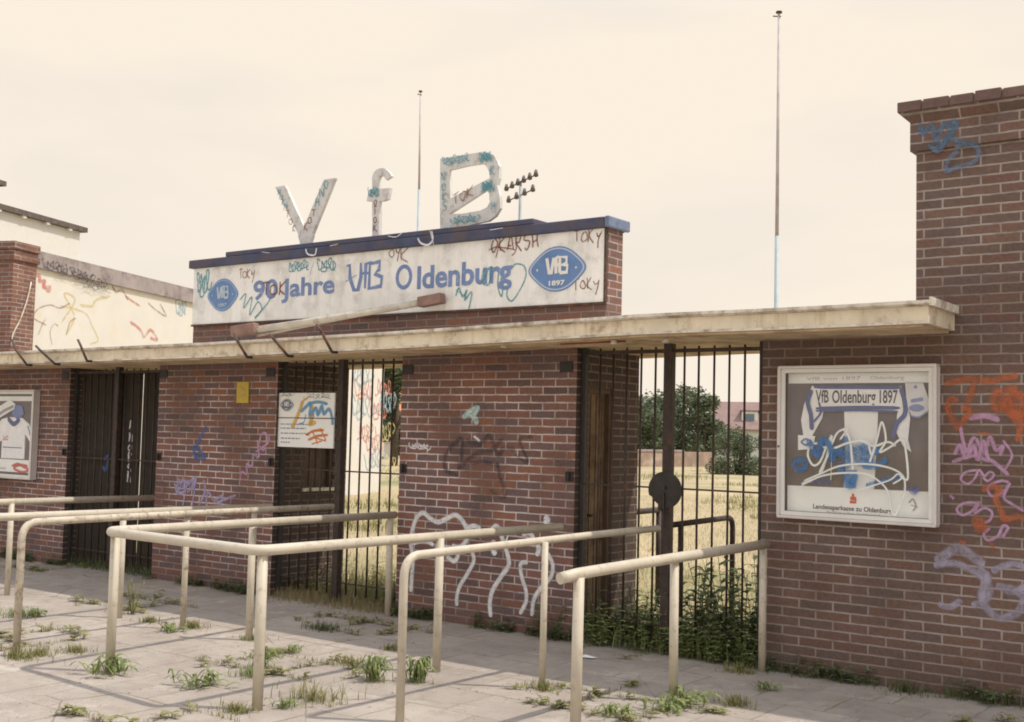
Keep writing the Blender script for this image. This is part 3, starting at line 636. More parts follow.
# ================================================================== fallen pole on the canopy
t = thing('fallen_pole', tuple(ony(240, 330, -.45)), 'long pale pole with brown block ends, lying across the canopy roof against the sign', 'pole')
A = Vector((-9.55, -.42, 2.615)); A = ony(247, 331, -.30); B_ = ony(425, 302, .28)
A.z = max(A.z, ztop(A.x) + .04)
m = MB(); m.tube([A, A.lerp(B_, .5) + Vector((0, 0, -.012)), B_], .034, 12); m.tube([A + Vector((.1, .06, -.045)), B_ + Vector((-.5, .03, -.05))], .014, 8); m.build('pole_shaft', mat('pale_old_pole', (.55, .50, .42), .7, var=.2, spots=(.3, .22, .17), spot_amt=.3), t)
def blk(p, q, r):
    d = (q - p).normalized(); X = d; Yv = Vector((0, 0, 1)).cross(X).normalized(); Zv = X.cross(Yv)
    MM = Matrix(((X.x, Yv.x, Zv.x, p.x), (X.y, Yv.y, Zv.y, p.y), (X.z, Yv.z, Zv.z, p.z), (0, 0, 0, 1)))
    m = MB(); m.box(0, (q - p).length, -r, r, -r, r, MM); return m
blk(ony(233, 332, -.36), ony(257, 328, -.27), .055).build('end_block', M['block'], t, bevel=.01)
blk(ony(420, 302.5, .27), ony(443, 298, .295), .050).build('end_block', M['block'], t, bevel=.01)

# ================================================================== sign wall
YS = .40; YF = .372
P00 = ony(193, 328, YF); P11 = ony(605, 229, YF); XL, XRs = ony(193, 300, YF).x, ony(604.5, 260, YF).x
ZS0, ZS1 = 2.875, 3.525
t = thing('sign_wall', ((XL + XRs) / 2, .53, 2.55), 'brick parapet wall on the roof with a long white name board and dark blue capping', 'sign wall')
m = MB(); m.box(XL - .01, XRs + .012, YS, .655, 2.50, 3.56); swb = m.build('brickwork', M['brick_sign'], t)
m = MB(); m.box(XL, XRs, YF, YS - .001, ZS0, ZS1); board = m.build('name_board', M['board'], t)
for (a0, a1, c0, c1) in ((XL - .006, XRs + .006, ZS0 - .02, ZS0),):
    m = MB(); m.box(a0, a1, YF - .012, YS - .0015, c0, c1); m.build('edge_strip', M['rust'], board)
m = MB(); m.box(XRs, XRs + .02, YF - .01, YS - .0015, ZS0, ZS1); m.build('edge_strip', M['rust'], board)
ZC = 3.528
m = MB(); m.box(XL - .06, XRs + .012, .335, .70, ZC, ZC + .095); cp = m.build('capping', M['coping'], t, bevel=.012)
x_a, x_b = ony(222, 258, .30).x, ony(530, 222, .30).x
m = MB(); m.box(x_a, x_b, .345, .68, ZC + .096, ZC + .150); m.build('raised_capping', M['coping'], t, bevel=.01)
m = MB(); m.box(XRs + .014, XRs + .06, .333, .705, ZC + .002, ZC + .10); m.build('capping_end', M['coping_end'], t, bevel=.012)
def g_cp(m):
    px_stroke(m, [(418, 238), (421, 243), (428, 245), (433, 240), (432, 231)], .022, .335); px_stroke(m, [(430, 230), (434, 245)], .016, .335)
    px_stroke(m, [(306, 249), (308, 254), (315, 255), (317, 248)], .02, .335)
    px_stroke(m, [(330, 246), (338, 244)], .012, .335); px_stroke(m, [(490, 230), (503, 228)], .014, .335); px_stroke(m, [(262, 252), (270, 253)], .012, .335)
    px_stroke(m, [(388, 236), (396, 237), (402, 233)], .01, .335)
graffiti(cp, 'graffiti', M['white_spray'], g_cp)
# lettering
def p2(px, py): q = ony(px, py, YF); return (q.x, q.z)
m = MB()
text_mb(m, '90', p2(253, 300), p2(277.5, 297.5), .215, YF, bold=.024)
text_mb(m, 'Jahre', p2(281.5, 297), p2(334.5, 292.5), .20, YF, bold=.026)
text_mb(m, 'ldenburg', p2(417, 288.5), p2(512, 281), .225, YF, bold=.028)
c0 = p2(404, 277)
outer, inner = [], []
for k in range(28):
    a = 2 * math.pi * k / 28; outer.append((c0[0] + math.cos(a) * .108, c0[1] + math.sin(a) * .125)); inner.append((c0[0] + math.cos(a) * .070, c0[1] + math.sin(a) * .086))
m.ring(outer, inner, YF - .0036, YF - .0005)
m.build('lettering', M['blue'], board)
m = MB()   # the angular club lettering "VfB" on the board
for P in ([(347, 266), (351, 265)], [(350, 265), (350, 278), (354, 290), (358, 290), (361, 277), (361, 263)], [(372, 262), (366, 264), (365, 288.5)], [(361, 273.5), (370, 273)],
          [(370, 264), (380, 261.5), (379, 270), (375, 274), (382, 277), (381, 286), (369, 288.5), (370, 264)]):
    px_stroke(m, P, .038, YF, smooth=False)
m.build('lettering', M['blue'], board)
def emblem(cx, cy, hw, hh, parent, y, face, blue, white, txt=True):
    q = ony(cx, cy, y); cx, cz = q.x, q.z; O1 = []; O2 = []
    for k in range(40):
        a = 2 * math.pi * k / 40; ca, sa = math.cos(a), math.sin(a)
        e = abs(ca) ** 1.0; x = math.copysign(abs(ca) ** 1.25, ca) if False else ca
        z = sa * (1 - .22 * abs(ca) ** 3) ; xx = ca * (1 + .16 * abs(ca) ** 6)
        O1.append((cx + xx * hw, cz + z * hh)); O2.append((cx + xx * hw * .90, cz + z * hh * .88))
    m = MB(); m.prism(O1, y - .006, y - .001); e = m.build('emblem', blue, parent)
    m = MB(); O3 = [(cx + (x - cx) * .955, cz + (z - cz) * .94) for x, z in O1]; m.ring(O3, O2, y - .0078, y - .0062); m.build('emblem_rim', face, e)
    m = MB(); f = pframe(y - .006); s = hh
    for P in ([(-.42, .42), (-.30, -.28), (-.22, -.28), (-.12, .42)], [(.10, .44), (-.02, .42), (-.02, -.28)], [(-.10, .10), (.08, .10)], [(.14, -.26), (.14, .44), (.42, .40), (.42, .14), (.16, .10), (.46, .04), (.44, -.26), (.14, -.26)]):
        ribbon(m, [(cx + px * hw * .95, cz + (pz + .08) * s) for px, pz in P], .13 * hh, f, smooth=False, taper=False)
    for dx in (-.78, .78): ribbon(m, [(cx + dx * hw - .008, cz), (cx + dx * hw + .008, cz)], .016, f, smooth=False, taper=False)
    text_mb(m, '1897', (cx - .30 * hw, cz - .72 * hh), (cx + .34 * hw, cz - .72 * hh), .22 * hh, y - .006, bold=.03, proud=.002)
    m.build('emblem_lettering', white, e); return e
emblem(557, 269, .27, .205, board, YF, mat('pale_rim', (.45, .50, .60), .6), M['blue_emblem'], M['white'])
emblem(223, 295, .225, .185, board, YF, mat('pale_rim', (.28, .40, .58), .6), M['blue_emblem'], mat('greyed_white', (.42, .50, .58), .6))
F = pframe(YF)
def gb(m):
    rnd = random.Random(21)
    word(m, 'TOKY', *p2(574, 243), .115, F, .014, asp=.62); word(m, 'TOKY', *p2(574, 290), .105, F, .013, asp=.62)
    word(m, 'TOKY', *p2(239, 279), .105, F, .013, asp=.6); word(m, 'OY', *p2(389, 257), .10, F, .014); word(m, 'K', *p2(400, 261), .13, F, .014, asp=1.0)
    word(m, 'OKARSH', *p2(491, 252), .135, F, .018, asp=.66)
    word(m, 'TOK', *p2(262, 296), .15, F, .024, asp=.85)
    px_stroke(m, [(489, 250), (498, 247), (496, 258)], .014, YF); px_stroke(m, [(498, 247), (515, 250), (512, 256)], .014, YF)
graffiti(board, 'graffiti', M['maroon_spray'], gb)
def gt(m):
    rnd = random.Random(22)
    p = p2(289, 272); tagline(m, rnd, p[0], p[1], .30, .10, 12, .016, F); px_stroke(m, [(314, 262), (310, 275)], .012, YF)
    p = p2(318, 273); tagline(m, rnd, p[0], p[1], .26, .13, 8, .018, F)
    p = p2(197, 298); tagline(m, rnd, p[0], p[1], .22, .28, 7, .022, F)
    px_stroke(m, [(240, 300), (246, 294), (244, 308), (252, 297), (250, 315), (258, 302), (262, 310), (255, 318), (268, 303), (271, 296)], .020, YF)
    px_stroke(m, [(456, 296), (459, 288), (463, 297), (467, 290), (465, 300), (472, 292), (469, 310)], .020, YF); px_stroke(m, [(456, 290), (468, 298)], .02, YF)
    px_stroke(m, [(484, 268), (482, 282), (488, 270), (492, 268), (489, 284), (483, 284)], .022, YF)
    px_stroke(m, [(499, 270), (498, 286), (502, 296), (504, 270)], .02, YF)
    px_stroke(m, [(512, 268), (516, 264), (524, 266), (526, 276), (520, 290), (512, 301), (507, 296), (508, 286)], .018, YF)
    px_stroke(m, [(345, 282), (352, 278), (357, 275)], .01, YF)
graffiti(board, 'graffiti', M['teal_spray'], gt)
# emblem overspray
# ---- rooftop letters
YL = .50
def lp(P): return [((q := ony(a, b, YL)).x, q.z) for a, b in P]
ZT = ZC + .152
def foot(poly, eps=4): return poly
def letter(polys, label, ch, rings=None):
    allp = [p for pl in polys for p in pl] + ([p for r in (rings or []) for p in r[0]])
    cx = sum(p[0] for p in allp) / len(allp)
    t = thing('sign_letter', (cx, YL, ZT), label, 'sign letter', 'rooftop sign letters')
    m = MB()
    for i, pl in enumerate(polys): m.prism(pl, YL - .002 * i, YL + .038 + .001 * i)
    for r in (rings or []): m.ring(r[0], r[1], YL + .003, YL + .041)
    body = m.build('letter_body', M['letter'], t)
    zmin = min(p[1] for p in allp); return t, body, zmin
polys = [lp([(275, 187), (285, 185.5), (307.5, 235), (299, 236)]), lp([(324, 179.5), (335, 178), (311.5, 236), (300, 236)]), lp([(298, 235), (312.5, 235), (309, 246), (301, 246.5)])]
V, vb, _ = letter(polys, 'white letter V standing on the blue capping, leftmost of the rooftop letters', 'V')
m = MB(); Fl = (Vector((0, YL - .006, 0)), Vector((1, 0, 0)), Vector((0, 0, 1)), Vector((0, -1, 0)))
def lpp(px, py): q = ony(px, py, YL); return (q.x, q.z)
def stack(m, s, a, b, h, sw, asp=.75):
    for i, ch in enumerate(s):
        f = i / max(1, len(s) - 1); q = lpp(a[0] + (b[0] - a[0]) * f, a[1] + (b[1] - a[1]) * f); word(m, ch, q[0] - h * asp / 2, q[1] - h / 2, h, Fl, sw, asp=asp)
stack(m, 'TOK', (288, 214), (295, 228), .075, .013); stack(m, 'TOK', (314, 213), (307, 226), .085, .013); m.build('graffiti', M['maroon_spray'], vb)
m = MB(); stack(m, 'NOKN', (280, 192), (286, 207), .07, .014); stack(m, 'ONH', (327, 184), (318, 202), .09, .016, .8); m.build('graffiti', M['teal_spray'], vb)
# letter f : hooked arc, stem, short cross bar
hook = []
cxp, cyp = 381, 180
outer_, inner_ = [], []
for k in range(9):
    a = math.radians(180 - k * 19); outer_.append((381.5 + 9.5 * math.cos(a), 178.5 - 10.5 * math.sin(a))); inner_.append((382 + 3.5 * math.cos(a), 179.5 - 4 * math.sin(a)))
hookp = lp([(372.5, 200)] + outer_ + [(391.5, 176)] + [(386, 180)] + inner_[::-1][2:] + [(379.5, 200)])
polys = [hookp, lp([(366.5, 201), (369, 190), (372, 189), (390, 188), (388, 199), (383, 201)]), lp([(372.3, 200.5), (379.7, 200.5), (379, 238), (372.5, 238.5)])]
Fx, fb, _ = letter(polys, 'small white hooked letter f on the blue capping, narrowest of the rooftop letters', 'f')
m = MB(); stack(m, 'OTOK', (376, 202), (376, 228), .075, .013, .7); m.build('graffiti', M['maroon_spray'], fb)
m = MB(); p = lpp(369, 198); tagline(m, random.Random(8), p[0], p[1], .14, .10, 8, .016, Fl); m.build('graffiti', M['teal_spray'], fb)
# letter B : frame with diagonal bar
def rr(P): return lp(P)
OUT = [(440, 230.5), (439.5, 195), (440, 158.5), (462, 155), (484, 151.5), (494, 155), (499, 166), (499, 178), (497, 185), (499.5, 196), (500, 208), (495, 216), (488, 221), (462, 226.5)]
INN = [(450, 214), (450, 190), (449, 170), (468, 165.5), (482, 163.5), (486, 166), (489, 172), (489.5, 178), (488, 184), (489, 196), (489.5, 202), (487, 207), (480, 210.5), (462, 213.5)]
Bx, bb, _ = letter([lp([(447, 211), (447, 200), (490, 178), (492, 186), (449, 214)])], 'large white letter B with slanting middle bar on the blue capping, rightmost rooftop letter', 'B', [(lp(OUT), lp(INN))])
m = MB(); Flb = (Vector((0, YL - .003, 0)),) + Fl[1:]
word(m, 'TOK', *lpp(453, 206), .10, Fl, .014, asp=.85, slope=.35); m.build('graffiti', M['maroon_spray'], bb)
m = MB(); rnd = random.Random(31)
for (a, b, ww, hh) in ((443, 166, .33, .08), (480, 163, .14, .09), (452, 224, .33, .07), (482, 192, .12, .10)):
    p = lpp(a, b); tagline(m, rnd, p[0], p[1], ww, hh, 12, .014, Fl)
stack(m, 'NOKS', (444, 176), (445, 206), .085, .015, .7); stack(m, 'KNH', (493, 170), (494, 206), .08, .015, .7); m.build('graffiti', M['teal_spray'], bb)

# ================================================================== iron gates
def gate(x0, x1, ztp, label, group, disc=False, openrun=False):
    t = thing('barred_gate', ((x0 + x1) / 2, .10, 0), label, 'gate', group)
    y = .08; cx = x0 + (x1 - x0) * (.5)
    leafs = [(x0 + .05, cx), (cx, x1 - .05)]
    for i, (a, b) in enumerate(leafs):
        m = MB(); n = 6
        for k in range(1, n):
            x = a + (b - a) * k / n + rnd.uniform(-.004, .004); m.tube([(x, y, .10 if not openrun else .04), (x + rnd.uniform(-.004, .004), y + .002, ztp)], .0095, 6)
        m.build('bars', M['iron'], t)
        m = MB()
        for zz in (.21, 1.30): m.box(a, b, y - .006, y + .006, zz - .007, zz + .007)
        m.box(a, b, y - .014, y + .014, ztp - .05, ztp - .02)
        m.build('cross_rail', M['iron'], t)
    for x in (x0 + .03, x1 - .03):
        m = MB(); m.box(x - .022, x + .022, y - .022, y + .022, .03, ztp + .02); m.build('hinge_post', M['iron_dark'], t)
    m = MB(); m.box(cx - .038, cx + .038, y - .035, y + .035, .02, ztp + .03); m.build('centre_post', M['iron'], t, bevel=.006)
    if disc:
        zz = ony(663, 490, y - .05).z; xx = cx
        m = MB(); R = .148; P = []
        for k in range(40):
            a = 2 * math.pi * k / 40
            r = R
            if math.radians(205) < a < math.radians(252): r = R * .86
            P.append((xx + r * math.cos(a), zz + r * math.sin(a)))
        P = P[:28] + [(xx - .06, zz - R * 1.12), (xx - .02, zz - R * 1.08)] + P[28:]
        m.prism(P, y - .055, y - .037); ld = m.build('lock_plate', M['iron_dark'], t)
        m = MB(); m.tube([(xx + .0, y - .058, zz + .02), (xx, y - .075, zz + .02)], .016, 10); m.box(xx - .005, xx + .005, y - .07, y - .056, zz - .30, zz - .02); m.build('bolt', M['iron'], ld)
    return t
rnd = random.Random(12)
gate(-5.45, -3.765, 2.44, 'tall black barred double gate with round lock plate, between middle booth and right wall', 'barred gates between the booths', disc=True)
gt2 = gate(-9.13, -7.42, 2.40, 'tall barred double gate with a white notice board wired to its left leaf', 'barred gates between the booths')
g3 = gate(-12.80, -11.07, 2.36, 'dark barred double gate at the left, with dark sheets added behind to darken the opening', 'barred gates between the booths')
m = MB(); m.box(-12.73, -11.555, .125, .14, .06, 2.33); bkp = m.build('added_dark_sheet', mat('added_sheet_dark', (.045, .036, .028), .9, var=.2), g3)  # sheets added behind the bars to keep this opening dark
m = MB(); m.box(-11.525, -11.18, .125, .14, .06, 2.33); m.build('added_dark_sheet', mat('added_sheet_dark', (.045, .036, .028), .9, var=.2), g3)
m = MB(); stz = [ony(130, yy, .125).z for yy in (425, 437, 447, 457, 468, 478)]
for zz_, ch in zip(stz, 'ANORSN'): word(m, ch, ony(128.5, 450, .125).x, zz_ - .05, .10, pframe(.125), .020, asp=.75)
m.build('graffiti', M['white_spray'], bkp)
m = MB(); px_stroke(m, [(104, 460), (109, 456), (106, 470), (103, 466)], .05, .125); m.build('graffiti', M['blue_spray'], bkp)

# notice board on gate
A = ony(276, 393, .03); B_ = ony(333, 448.5, .03)
t = thing('notice_board', ((A.x + B_.x) / 2, .03, B_.z), 'white notice board with blue, ochre and orange paint scrawls hanging on the barred gate', 'sign')
m = MB(); m.box(A.x, B_.x, .03, .046, B_.z, A.z); nb = m.build('panel', M['paper'], t)
m = MB(); zc = ony(300, 418, .03).z; m.box(A.x - .005, B_.x + .01, .024, .0295, zc - .004, zc + .004); m.build('wire', M['iron_dark'], t)
emblem(287, 405, .085, .065, nb, .03, M['paper'], mat('dull_emblem', (.14, .17, .27), .7), M['white'])
Fn = pframe(.03)
m = MB()
for k, zz in enumerate((424, 428, 433, 438, 442)):
    q = ony(281, zz, .03); q2 = ony((312, 306, 304, 300, 290)[k], zz, .03); 
    x = q.x
    while x < q2.x:
        l = random.uniform(.02, .06); ribbon(m, [(x, q.z), (min(x + l, q2.x), q.z)], .009, Fn, smooth=False, taper=False); x += l + .012
m.build('small_print', mat('dull_print', (.25, .28, .40), .7), nb)
def gnb(m): px_stroke(m, [(303, 401), (300, 410), (296, 420), (292, 428)], .05, .03); px_stroke(m, [(303, 401), (308, 398)], .04, .03); px_stroke(m, [(312, 405), (313, 416), (310, 424), (316, 422)], .05, .03)
graffiti(nb, 'graffiti', M['yellow_spray'], gnb)
def gnb(m): px_stroke(m, [(301, 412), (308, 405), (311, 404), (310, 416), (316, 408), (318, 415), (322, 406), (324, 414), (329, 409), (332, 416), (333, 425)], .04, .03); px_stroke(m, [(308, 404), (318, 402), (328, 404)], .035, .03); px_stroke(m, [(299, 424), (304, 422), (306, 414)], .015, .03)
graffiti(nb, 'graffiti', M['sky_spray'], gnb)
def gnb(m):
    for P in ([(306, 435), (314, 431), (324, 430)], [(308, 440), (318, 436), (328, 435)], [(312, 444), (322, 441)], [(312, 430), (318, 444)], [(320, 428), (326, 440)], [(316, 438), (326, 441)]): px_stroke(m, P, .03, .03)
graffiti(nb, 'graffiti', mat('bright_orange_spray', (.72, .22, .04), .7, alpha_noise=(.5, 1, 30)), gnb)
def gnb(m):
    rr_ = random.Random(5); q = ony(305, 398, .03); tagline(m, rr_, q.x, q.z, .36, .05, 9, .010, Fn); px_stroke(m, [(304, 433), (310, 436)], .03, .03); q = ony(282, 396, .03); tagline(m, rr_, q.x, q.z, .16, .03, 6, .010, Fn)
graffiti(nb, 'graffiti', M['dark_spray'], gnb)

# ================================================================== display cases
def case(x0, x1, z0, z1, label, right=True):
    t = thing('display_case', ((x0 + x1) / 2, -.06, z0), label, 'display case', 'glazed club display cases')
    yf, yb = -.095, -.001
    m = MB(); fw = .022
    m.box(x0, x1, yf, yb, z1 - fw, z1); m.box(x0, x1, yf, yb, z0, z0 + fw); m.box(x0, x0 + fw, yf, yb, z0 + fw, z1 - fw); m.box(x1 - fw, x1, yf, yb, z0 + fw, z1 - fw)
    m.build('frame', M['alu'], t, bevel=.006)
    m = MB(); a = fw + .001; w_ = .030; yy0, yy1 = yf + .012, yf + .030
    m.box(x0 + a, x1 - a, yy0, yy1, z1 - a - w_, z1 - a); m.box(x0 + a, x1 - a, yy0, yy1, z0 + a, z0 + a + w_); m.box(x0 + a, x0 + a + w_, yy0, yy1, z0 + a + w_, z1 - a - w_); m.box(x1 - a - w_, x1 - a, yy0, yy1, z0 + a + w_, z1 - a - w_)
    m.build('inner_frame', M['alu_in'], t, bevel=.003)
    m = MB(); m.box(x0 + fw, x1 - fw, yb - .012, yb - .002, z0 + fw, z1 - fw); m.build('backboard', M['cork'], t)
    m = MB(); m.box(x0 + a + w_ - .002, x1 - a - w_ + .002, yf + .034, yf + .038, z0 + a + w_ - .002, z1 - a - w_ + .002); gl = m.build('glass', M['glass'], t)
    return t, gl, yf + .034, yb - .014
t, gl, yg, ybk = case(-3.60, -2.445, 1.134, 2.257, 'white framed glazed display case with a club scarf, on the brown brick right wall')
x0i, x1i, z0i, z1i = -3.546, -2.499, 1.188, 2.204
def slab(P, y, name, mt, parent, th=.004):
    m = MB(); m.prism([((q := ony(a, b, y)).x, q.z) for a, b in P], y, y + th); return m.build(name, mt, parent)
m = MB(); m.box(x0i, x1i, ybk - .006, ybk, z1i - .075, z1i); hd = m.build('header_strip', M['paper'], t)
m = MB()
text_mb(m, 'VfB von 1897', (x0i + .14, z1i - .052), (x0i + .55, z1i - .050), .026, ybk - .006, proud=.002); text_mb(m, 'Oldenburg', (x0i + .62, z1i - .050), (x0i + .86, z1i - .049), .026, ybk - .006, proud=.002)
m.build('lettering', mat('faint_print', (.48, .45, .47), .8), hd)
m = MB(); m.box(x0i, x1i, ybk - .008, ybk, z0i, z0i + .185); pc = m.build('lower_placard', M['paper'], t)
m = MB(); zz = ony(853.5, 510.5, ybk).z; text_mb(m, 'Landessparkasse zu Oldenburg', (x0i + .20, zz), (x0i + .78, zz - .004), .034, ybk - .008, bold=.02, proud=.002)
m.build('lettering', M['ink'], pc)
m = MB(); text_mb(m, 'Die Filiale in Ihrer Nachbarschaft', (x0i + .30, zz - .030), (x0i + .70, zz - .033), .018, ybk - .008, proud=.002); m.build('lettering', M['ink_grey'], pc)
m = MB(); q = ony(853.5, 499, ybk); Fp = pframe(ybk - .008)
ribbon(m, [(q.x + .022, q.z + .008), (q.x - .018, q.z + .008), (q.x - .018, q.z + .001), (q.x + .020, q.z - .001), (q.x + .020, q.z - .022), (q.x - .024, q.z - .022)], .015, Fp, smooth=False, taper=False); ribbon(m, [(q.x - .008, q.z + .028), (q.x + .008, q.z + .028)], .016, Fp, smooth=False, taper=False)
m.build('logo', M['red'], pc)
YC = ybk - .010
# hanging paper jersey in the middle, scarf, pennant, small items
slab([(844, 408), (878, 409), (877, 440), (874, 489), (846, 489), (845, 440)], ybk - .004, 'paper_sheet', M['paper'], t)
slab([(846, 470), (857, 470), (856, 489), (843, 489)], ybk - .007, 'blue_sheet', mat('pale_blue_sheet', (.30, .44, .66), .8), t, .002)
sc_ = slab([(812, 386), (901, 386), (903, 411), (812, 410)], YC - .006, 'scarf', M['cloth_w'], t, .008)
slab([(812, 386), (804, 405), (801, 420), (804, 440), (812, 436), (822, 418), (824, 408), (818, 400)], YC - .002, 'scarf_end', M['cloth_w'], sc_, .006)
slab([(899, 386), (907, 398), (910, 418), (908, 440), (911, 452), (903, 446), (896, 432), (897, 415), (900, 404)], YC - .002, 'scarf_end', M['cloth_w'], sc_, .006)
m = MB()
for P, wd in (([(814, 387), (860, 387.2), (901, 387.5)], .022), ([(816, 408.5), (860, 407.5), (900, 408)], .020), ([(816, 411), (860, 410.3), (898, 411.5)], .012)): px_stroke(m, P, wd, YC - .006)
px_stroke(m, [(812, 390), (808, 402), (811, 415), (812, 430)], .026, YC - .0062); px_stroke(m, [(819, 402), (821, 412), (814, 422)], .012, YC - .0062); px_stroke(m, [(901, 388), (905, 402), (905, 414), (897, 424), (893, 438)], .026, YC - .0062); px_stroke(m, [(904, 392), (908, 410)], .012, YC - .0062)
m.build('stripe', M['cloth_b'], sc_)
def pq(px, py): q = ony(px, py, YC); return (q.x, q.z)
m = MB()
for s, a, b in (('VfB', (816, 402.5), (829, 402.5)), ('Oldenburg', (832.5, 402.8), (876, 402.8)), ('1897', (880, 403), (898, 403))): text_mb(m, s, pq(*a), pq(*b), .095, YC - .006, bold=.018, proud=.002)
m.build('lettering', M['ink'], sc_)
pn = slab([(905, 383), (923, 383), (927, 394), (930, 405), (927, 413), (919, 418), (912, 417), (908, 408), (906, 395)], YC - .010, 'pennant', mat('white_satin', (.66, .66, .68), .6), t, .004)
m = MB(); q = pq(917, 408); P = []
for k in range(24):
    a = 2 * math.pi * k / 24; P.append((q[0] + math.cos(a) * .048 * (1 + .1 * abs(math.cos(a)) ** 5), q[1] + math.sin(a) * .026))
m.prism(P, YC - .013, YC - .0105); q = pq(916, 387); m.prism([(q[0] + .012 * math.cos(a * .7854), q[1] + .012 * math.sin(a * .7854)) for a in range(8)], YC - .013, YC - .0105); px_stroke(m, [(911, 401), (917, 400), (923, 399)], .02, YC - .0105); px_stroke(m, [(911, 416), (919, 417), (927, 412)], .008, YC - .0105)
m.build('print', mat('pennant_blue', (.22, .26, .46), .7), pn)
cd_ = slab([(798, 435), (815, 436), (813, 449), (798, 450)], YC - .005, 'small_card', M['paper'], t)
m = MB(); px_stroke(m, [(801, 442), (806, 439), (811, 442), (806, 445), (801, 442)], .012, YC - .005); m.build('print', M['blue'], cd_)
def gbl(m):
    Y = yg
    px_stroke(m, [(793, 466), (798, 460), (806, 462), (802, 470), (794, 468)], .05, Y); px_stroke(m, [(808, 440), (818, 455), (822, 440), (830, 446), (834, 462)], .06, Y)
    px_stroke(m, [(845, 437), (852, 452), (862, 446), (858, 460), (870, 462), (866, 450), (880, 452)], .07, Y); px_stroke(m, [(826, 460), (840, 452), (848, 462), (838, 470)], .07, Y)
    px_stroke(m, [(866, 486), (880, 482), (896, 478), (900, 478)], .04, Y); px_stroke(m, [(846, 472), (850, 486), (856, 474)], .06, Y); px_stroke(m, [(862, 466), (876, 466), (888, 458)], .05, Y)
graffiti(gl, 'graffiti', mat('glass_blue_spray', (.085, .21, .44), .7, alpha_noise=(.25, .95, 13)), gbl)
def gbn(m):
    Y = yg; px_stroke(m, [(910, 487), (914, 492), (918, 488)], .05, Y); px_stroke(m, [(812, 482), (824, 480), (830, 484)], .04, Y)
graffiti(gl, 'graffiti', mat('glass_violet_spray', (.15, .17, .38), .7, alpha_noise=(.1, .85, 22)), gbn)
def gw(m):
    Y = yg - .0008
    px_stroke(m, [(820, 443), (811, 445), (808, 455), (813, 465), (820, 462), (826, 448), (832, 436), (824, 466), (820, 472), (828, 455), (836, 435), (844, 430), (850, 440), (852, 458), (853, 470)], .019, Y)
    px_stroke(m, [(822, 447), (834, 448), (848, 443), (862, 441), (874, 446), (888, 442), (896, 446)], .019, Y)
    px_stroke(m, [(804, 481), (820, 474), (840, 466), (866, 464), (890, 468), (903, 476), (905, 490), (900, 505), (895, 515), (891, 508), (888, 492), (880, 482), (866, 474), (842, 473), (822, 476), (806, 483), (802, 486)], .016, Y)
    px_stroke(m, [(856, 491), (872, 486), (890, 480), (898, 474), (902, 478), (893, 484)], .014, Y)
    px_stroke(m, [(868, 440), (872, 455), (877, 440), (882, 422), (886, 440), (880, 452), (892, 446), (900, 440), (905, 445), (908, 478), (900, 476)], .018, Y)
    px_stroke(m, [(832, 449), (831, 480)], .010, Y)
    px_stroke(m, [(838, 432), (848, 428), (840, 440)], .016, Y); px_stroke(m, [(875, 446), (870, 462)], .03, Y); px_stroke(m, [(802, 484), (812, 480)], .04, Y)
graffiti(gl, 'graffiti', M['silver_spray'], gw)
def gthin(m): px_stroke(m, [(909, 503), (913, 499), (916, 506), (913, 511)], .008, ybk - .0085); px_stroke(m, [(911, 505), (918, 507)], .008, ybk - .0085)
graffiti(pc, 'graffiti', M['ink_grey'], gthin)
m = MB(); m.tube([(-3.588, -.097, 1.66), (-3.588, -.101, 1.66)], .008, 8); m.build('lock', M['iron_dark'], t)

t, gl, yg, ybk = case(-14.58, -13.425, .997, 2.114, 'left display case with white jersey and red scrawled placard, on the far left booth')
YC = ybk - .010; L0 = -14.50; L1 = -13.505
m = MB(); m.box(L0, L1, ybk - .006, ybk, 1.975, 2.035); m.build('header_strip', M['paper'], t)
m = MB(); m.box(L0, L1, ybk - .008, ybk, 1.077, 1.235); pc = m.build('lower_placard', M['paper'], t)
def grd(m):
    px_stroke(m, [(12, 466), (18, 464), (24, 467), (29, 470), (22, 472), (14, 468), (20, 465), (28, 466)], .035, ybk - .008)
graffiti(pc, 'graffiti', mat('red_scrawl', (.60, .10, .06), .7, alpha_noise=(.6, 1, 30)), grd)
m = MB(); q = ony(2, 469, ybk); text_mb(m, 'Sparkasse', (q.x - .3, q.z), (q.x + .10, q.z), .04, ybk - .008, proud=.002); m.build('lettering', M['ink_grey'], pc)
js = slab([(2, 419), (10, 417), (22, 418), (29, 424), (33, 437), (30, 442), (25, 434), (24, 459), (1, 458), (2, 440), (-6, 445), (-8, 432)], YC, 'jersey', M['cloth_w'], t, .01)
m = MB(); px_stroke(m, [(8, 418), (14, 424), (20, 419)], .05, YC); px_stroke(m, [(28, 426), (31, 437)], .02, YC); px_stroke(m, [(3, 447), (22, 448)], .015, YC); m.build('trim', M['cloth_b'], js)
m = MB(); q = ony(3, 440, YC); text_mb(m, 'LzO', (q.x, q.z), (q.x + .12, q.z), .06, YC, bold=.02, proud=.002); m.build('print', M['red'], js)
sc2 = slab([(-8, 411), (10, 399.5), (15, 404), (14, 409), (-6, 421)], YC - .012, 'scarf', M['cloth_w'], t, .006)
m = MB(); px_stroke(m, [(-6, 418), (4, 411), (14, 406)], .03, YC - .012); m.build('lettering', M['ink_grey'], sc2)
slab([(13, 404), (22, 406), (24, 414), (17, 420), (12, 414)], YC - .004, 'shield', mat('club_blue', (.16, .22, .44), .7), t, .004)

